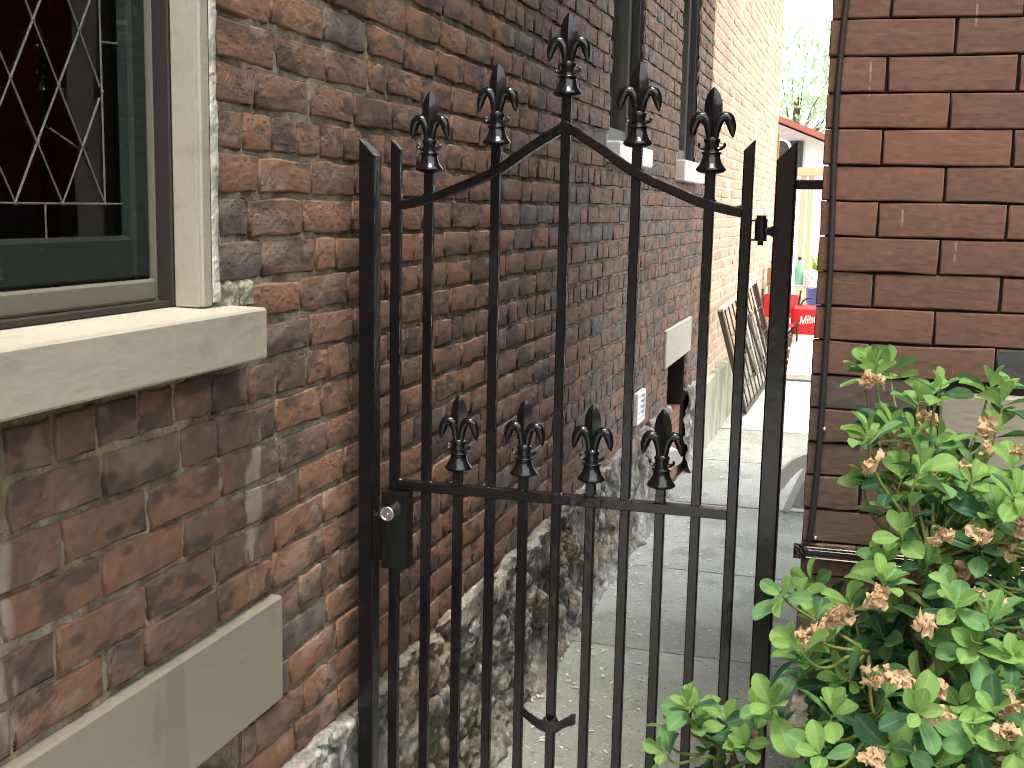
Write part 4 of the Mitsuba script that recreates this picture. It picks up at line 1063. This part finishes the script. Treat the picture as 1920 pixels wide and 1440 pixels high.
# ornamental grass and stakes behind
og = thing('grass_plant', 'yellow green grassy plant beside the dark house at the far end', 'plant')
gb = []
for i in range(160):
    a, l, w = rs.uniform(0, 6.28), rs.uniform(.35, .75), rs.uniform(.008, .014)
    d = np.array([math.cos(a), math.sin(a)]); s = np.array([-d[1], d[0]]); pts = []
    for t in np.linspace(0, 1, 6):
        c = np.array([.47, 15.0]) + d * (.05 + .22 * t * t); z = .72 + l * (t - .45 * t * t)
        ww = w * (1 - t * .9); pts += [(c[0] - s[0] * ww, c[1] - s[1] * ww, z), (c[0] + s[0] * ww, c[1] + s[1] * ww, z)]
    gb.append(M(pts, [q for t in range(5) for q in ((2 * t, 2 * t + 1, 2 * t + 3), (2 * t, 2 * t + 3, 2 * t + 2))]))
add('blade', cat(gb), 'grass_blade', og, smooth=True, kind='stuff')
add('pot', trimesh.creation.revolve(np.array([(0, 0), (.12, 0), (.17, .72), (.15, .72), (.14, .68), (0, .68)]), sections=24).apply_translation((.47, 15.0, 0)), 'plastic_blue', og, smooth=40)
pg = thing('pergola', 'pale wooden pergola posts far behind the gate', 'pergola')
for x in (.07, .17, 1.6): add('post', hull_box(x, x + .07, 17.0, 17.07, 0, 2.12, .004), 'timber_pale', pg)
add('beam', hull_box(-.05, 1.8, 16.98, 17.02, 2.05, 2.16, .004), 'timber_pale', pg); add('beam', hull_box(-.05, 1.8, 17.075, 17.115, 2.05, 2.16, .004), 'timber_pale', pg)
# garage
gg = thing('garage', 'small white garage with red roof edge far behind the gate', 'garage')
gpoly = Polygon([(-3.5, 0), (.55, 0), (.55, 2.62), (-.72, 3.12), (-2.0, 3.62), (-3.5, 3.05)])
gm = trimesh.creation.extrude_polygon(gpoly, 5.0, engine='earcut'); v = gm.vertices
gm = M(np.c_[v[:, 0], 22.1 + v[:, 2], v[:, 1]], gm.faces); gm.fix_normals(); add('wall', gm, 'paint_white', gg)
add('roof', cat([beam((-2.05, 24.5, 3.72), (.75, 24.5, 2.62), 5.6, .09, up=(0, 0, 1)), beam((-1.95, 24.5, 3.72), (-3.8, 24.5, 3.0), 5.6, .09)]), 'roof_red', gg)
gw = add('gable_panel', hull_box(-1.6, -.20, 22.04, 22.095, 2.2, 2.80, .004), 'frame_grey', gg)
cr_ = [(-.58 + .17 * math.cos(t), 22.02, 2.62 + .2 * math.sin(t)) for t in np.linspace(math.pi, 0, 16)]
add('arch_trim', tube([(-.75, 22.02, 2.25)] + cr_ + [(-.41, 22.02, 2.25)], .03, 6), 'paint_white', gw)
# unseen row house behind the camera, added to dim street-side light and reflections
sh = thing('added_street_house', 'unseen row house added across the street behind the viewer to cut the light', 'house')
add('wall', box(-20, 20, -20, -19, 0, 6.5), 'brick_plain', sh)
# trees beyond
def tree(label, x, y, h, cr, seed):
    r = np.random.default_rng(seed); K = thing('tree', label, 'tree')
    add('trunk', tube([(x, y, 0), (x + .1, y, h * .35), (x, y + .1, h * .7)], [.22, .17, .06], 8), 'bark', K, smooth=True)
    lm = []
    cl = [np.array([x, y, h * .68]) + r.normal(size=3) * [cr * .45, cr * .45, h * .15] for _ in range(26)]
    br = [tube(spline([(x + .05, y, h * .4), (np.array([x, y, h * .5]) + c) / 2, c], 6), [.03, .025, .02, .015, .012, .01], 5) for c in cl]
    add('limb', cat(br), 'bark', K, smooth=True, kind='stuff')
    V, F = [], []
    for c in cl:
        for _ in range(75):
            p = c + r.normal(size=3) * [cr * .2, cr * .2, cr * .16]; d = r.normal(size=3); R = frame(d, r.uniform(0, 6.28)); s = r.uniform(.06, .13); n = len(V)
            V += [p + R @ np.array(q) * s for q in ((0, 0, 0), (1, -.45, .1), (2, 0, 0), (1, .45, .1))]; F += [(n, n + 1, n + 2), (n, n + 2, n + 3)]
    add('crown', M(V, F), 'tree_leaf', K, kind='stuff')
tree('pale green leafy tree above the garage roof', -1.1, 34, 6.6, 2.2, 4)

labels.pop('pavement__slab', None)
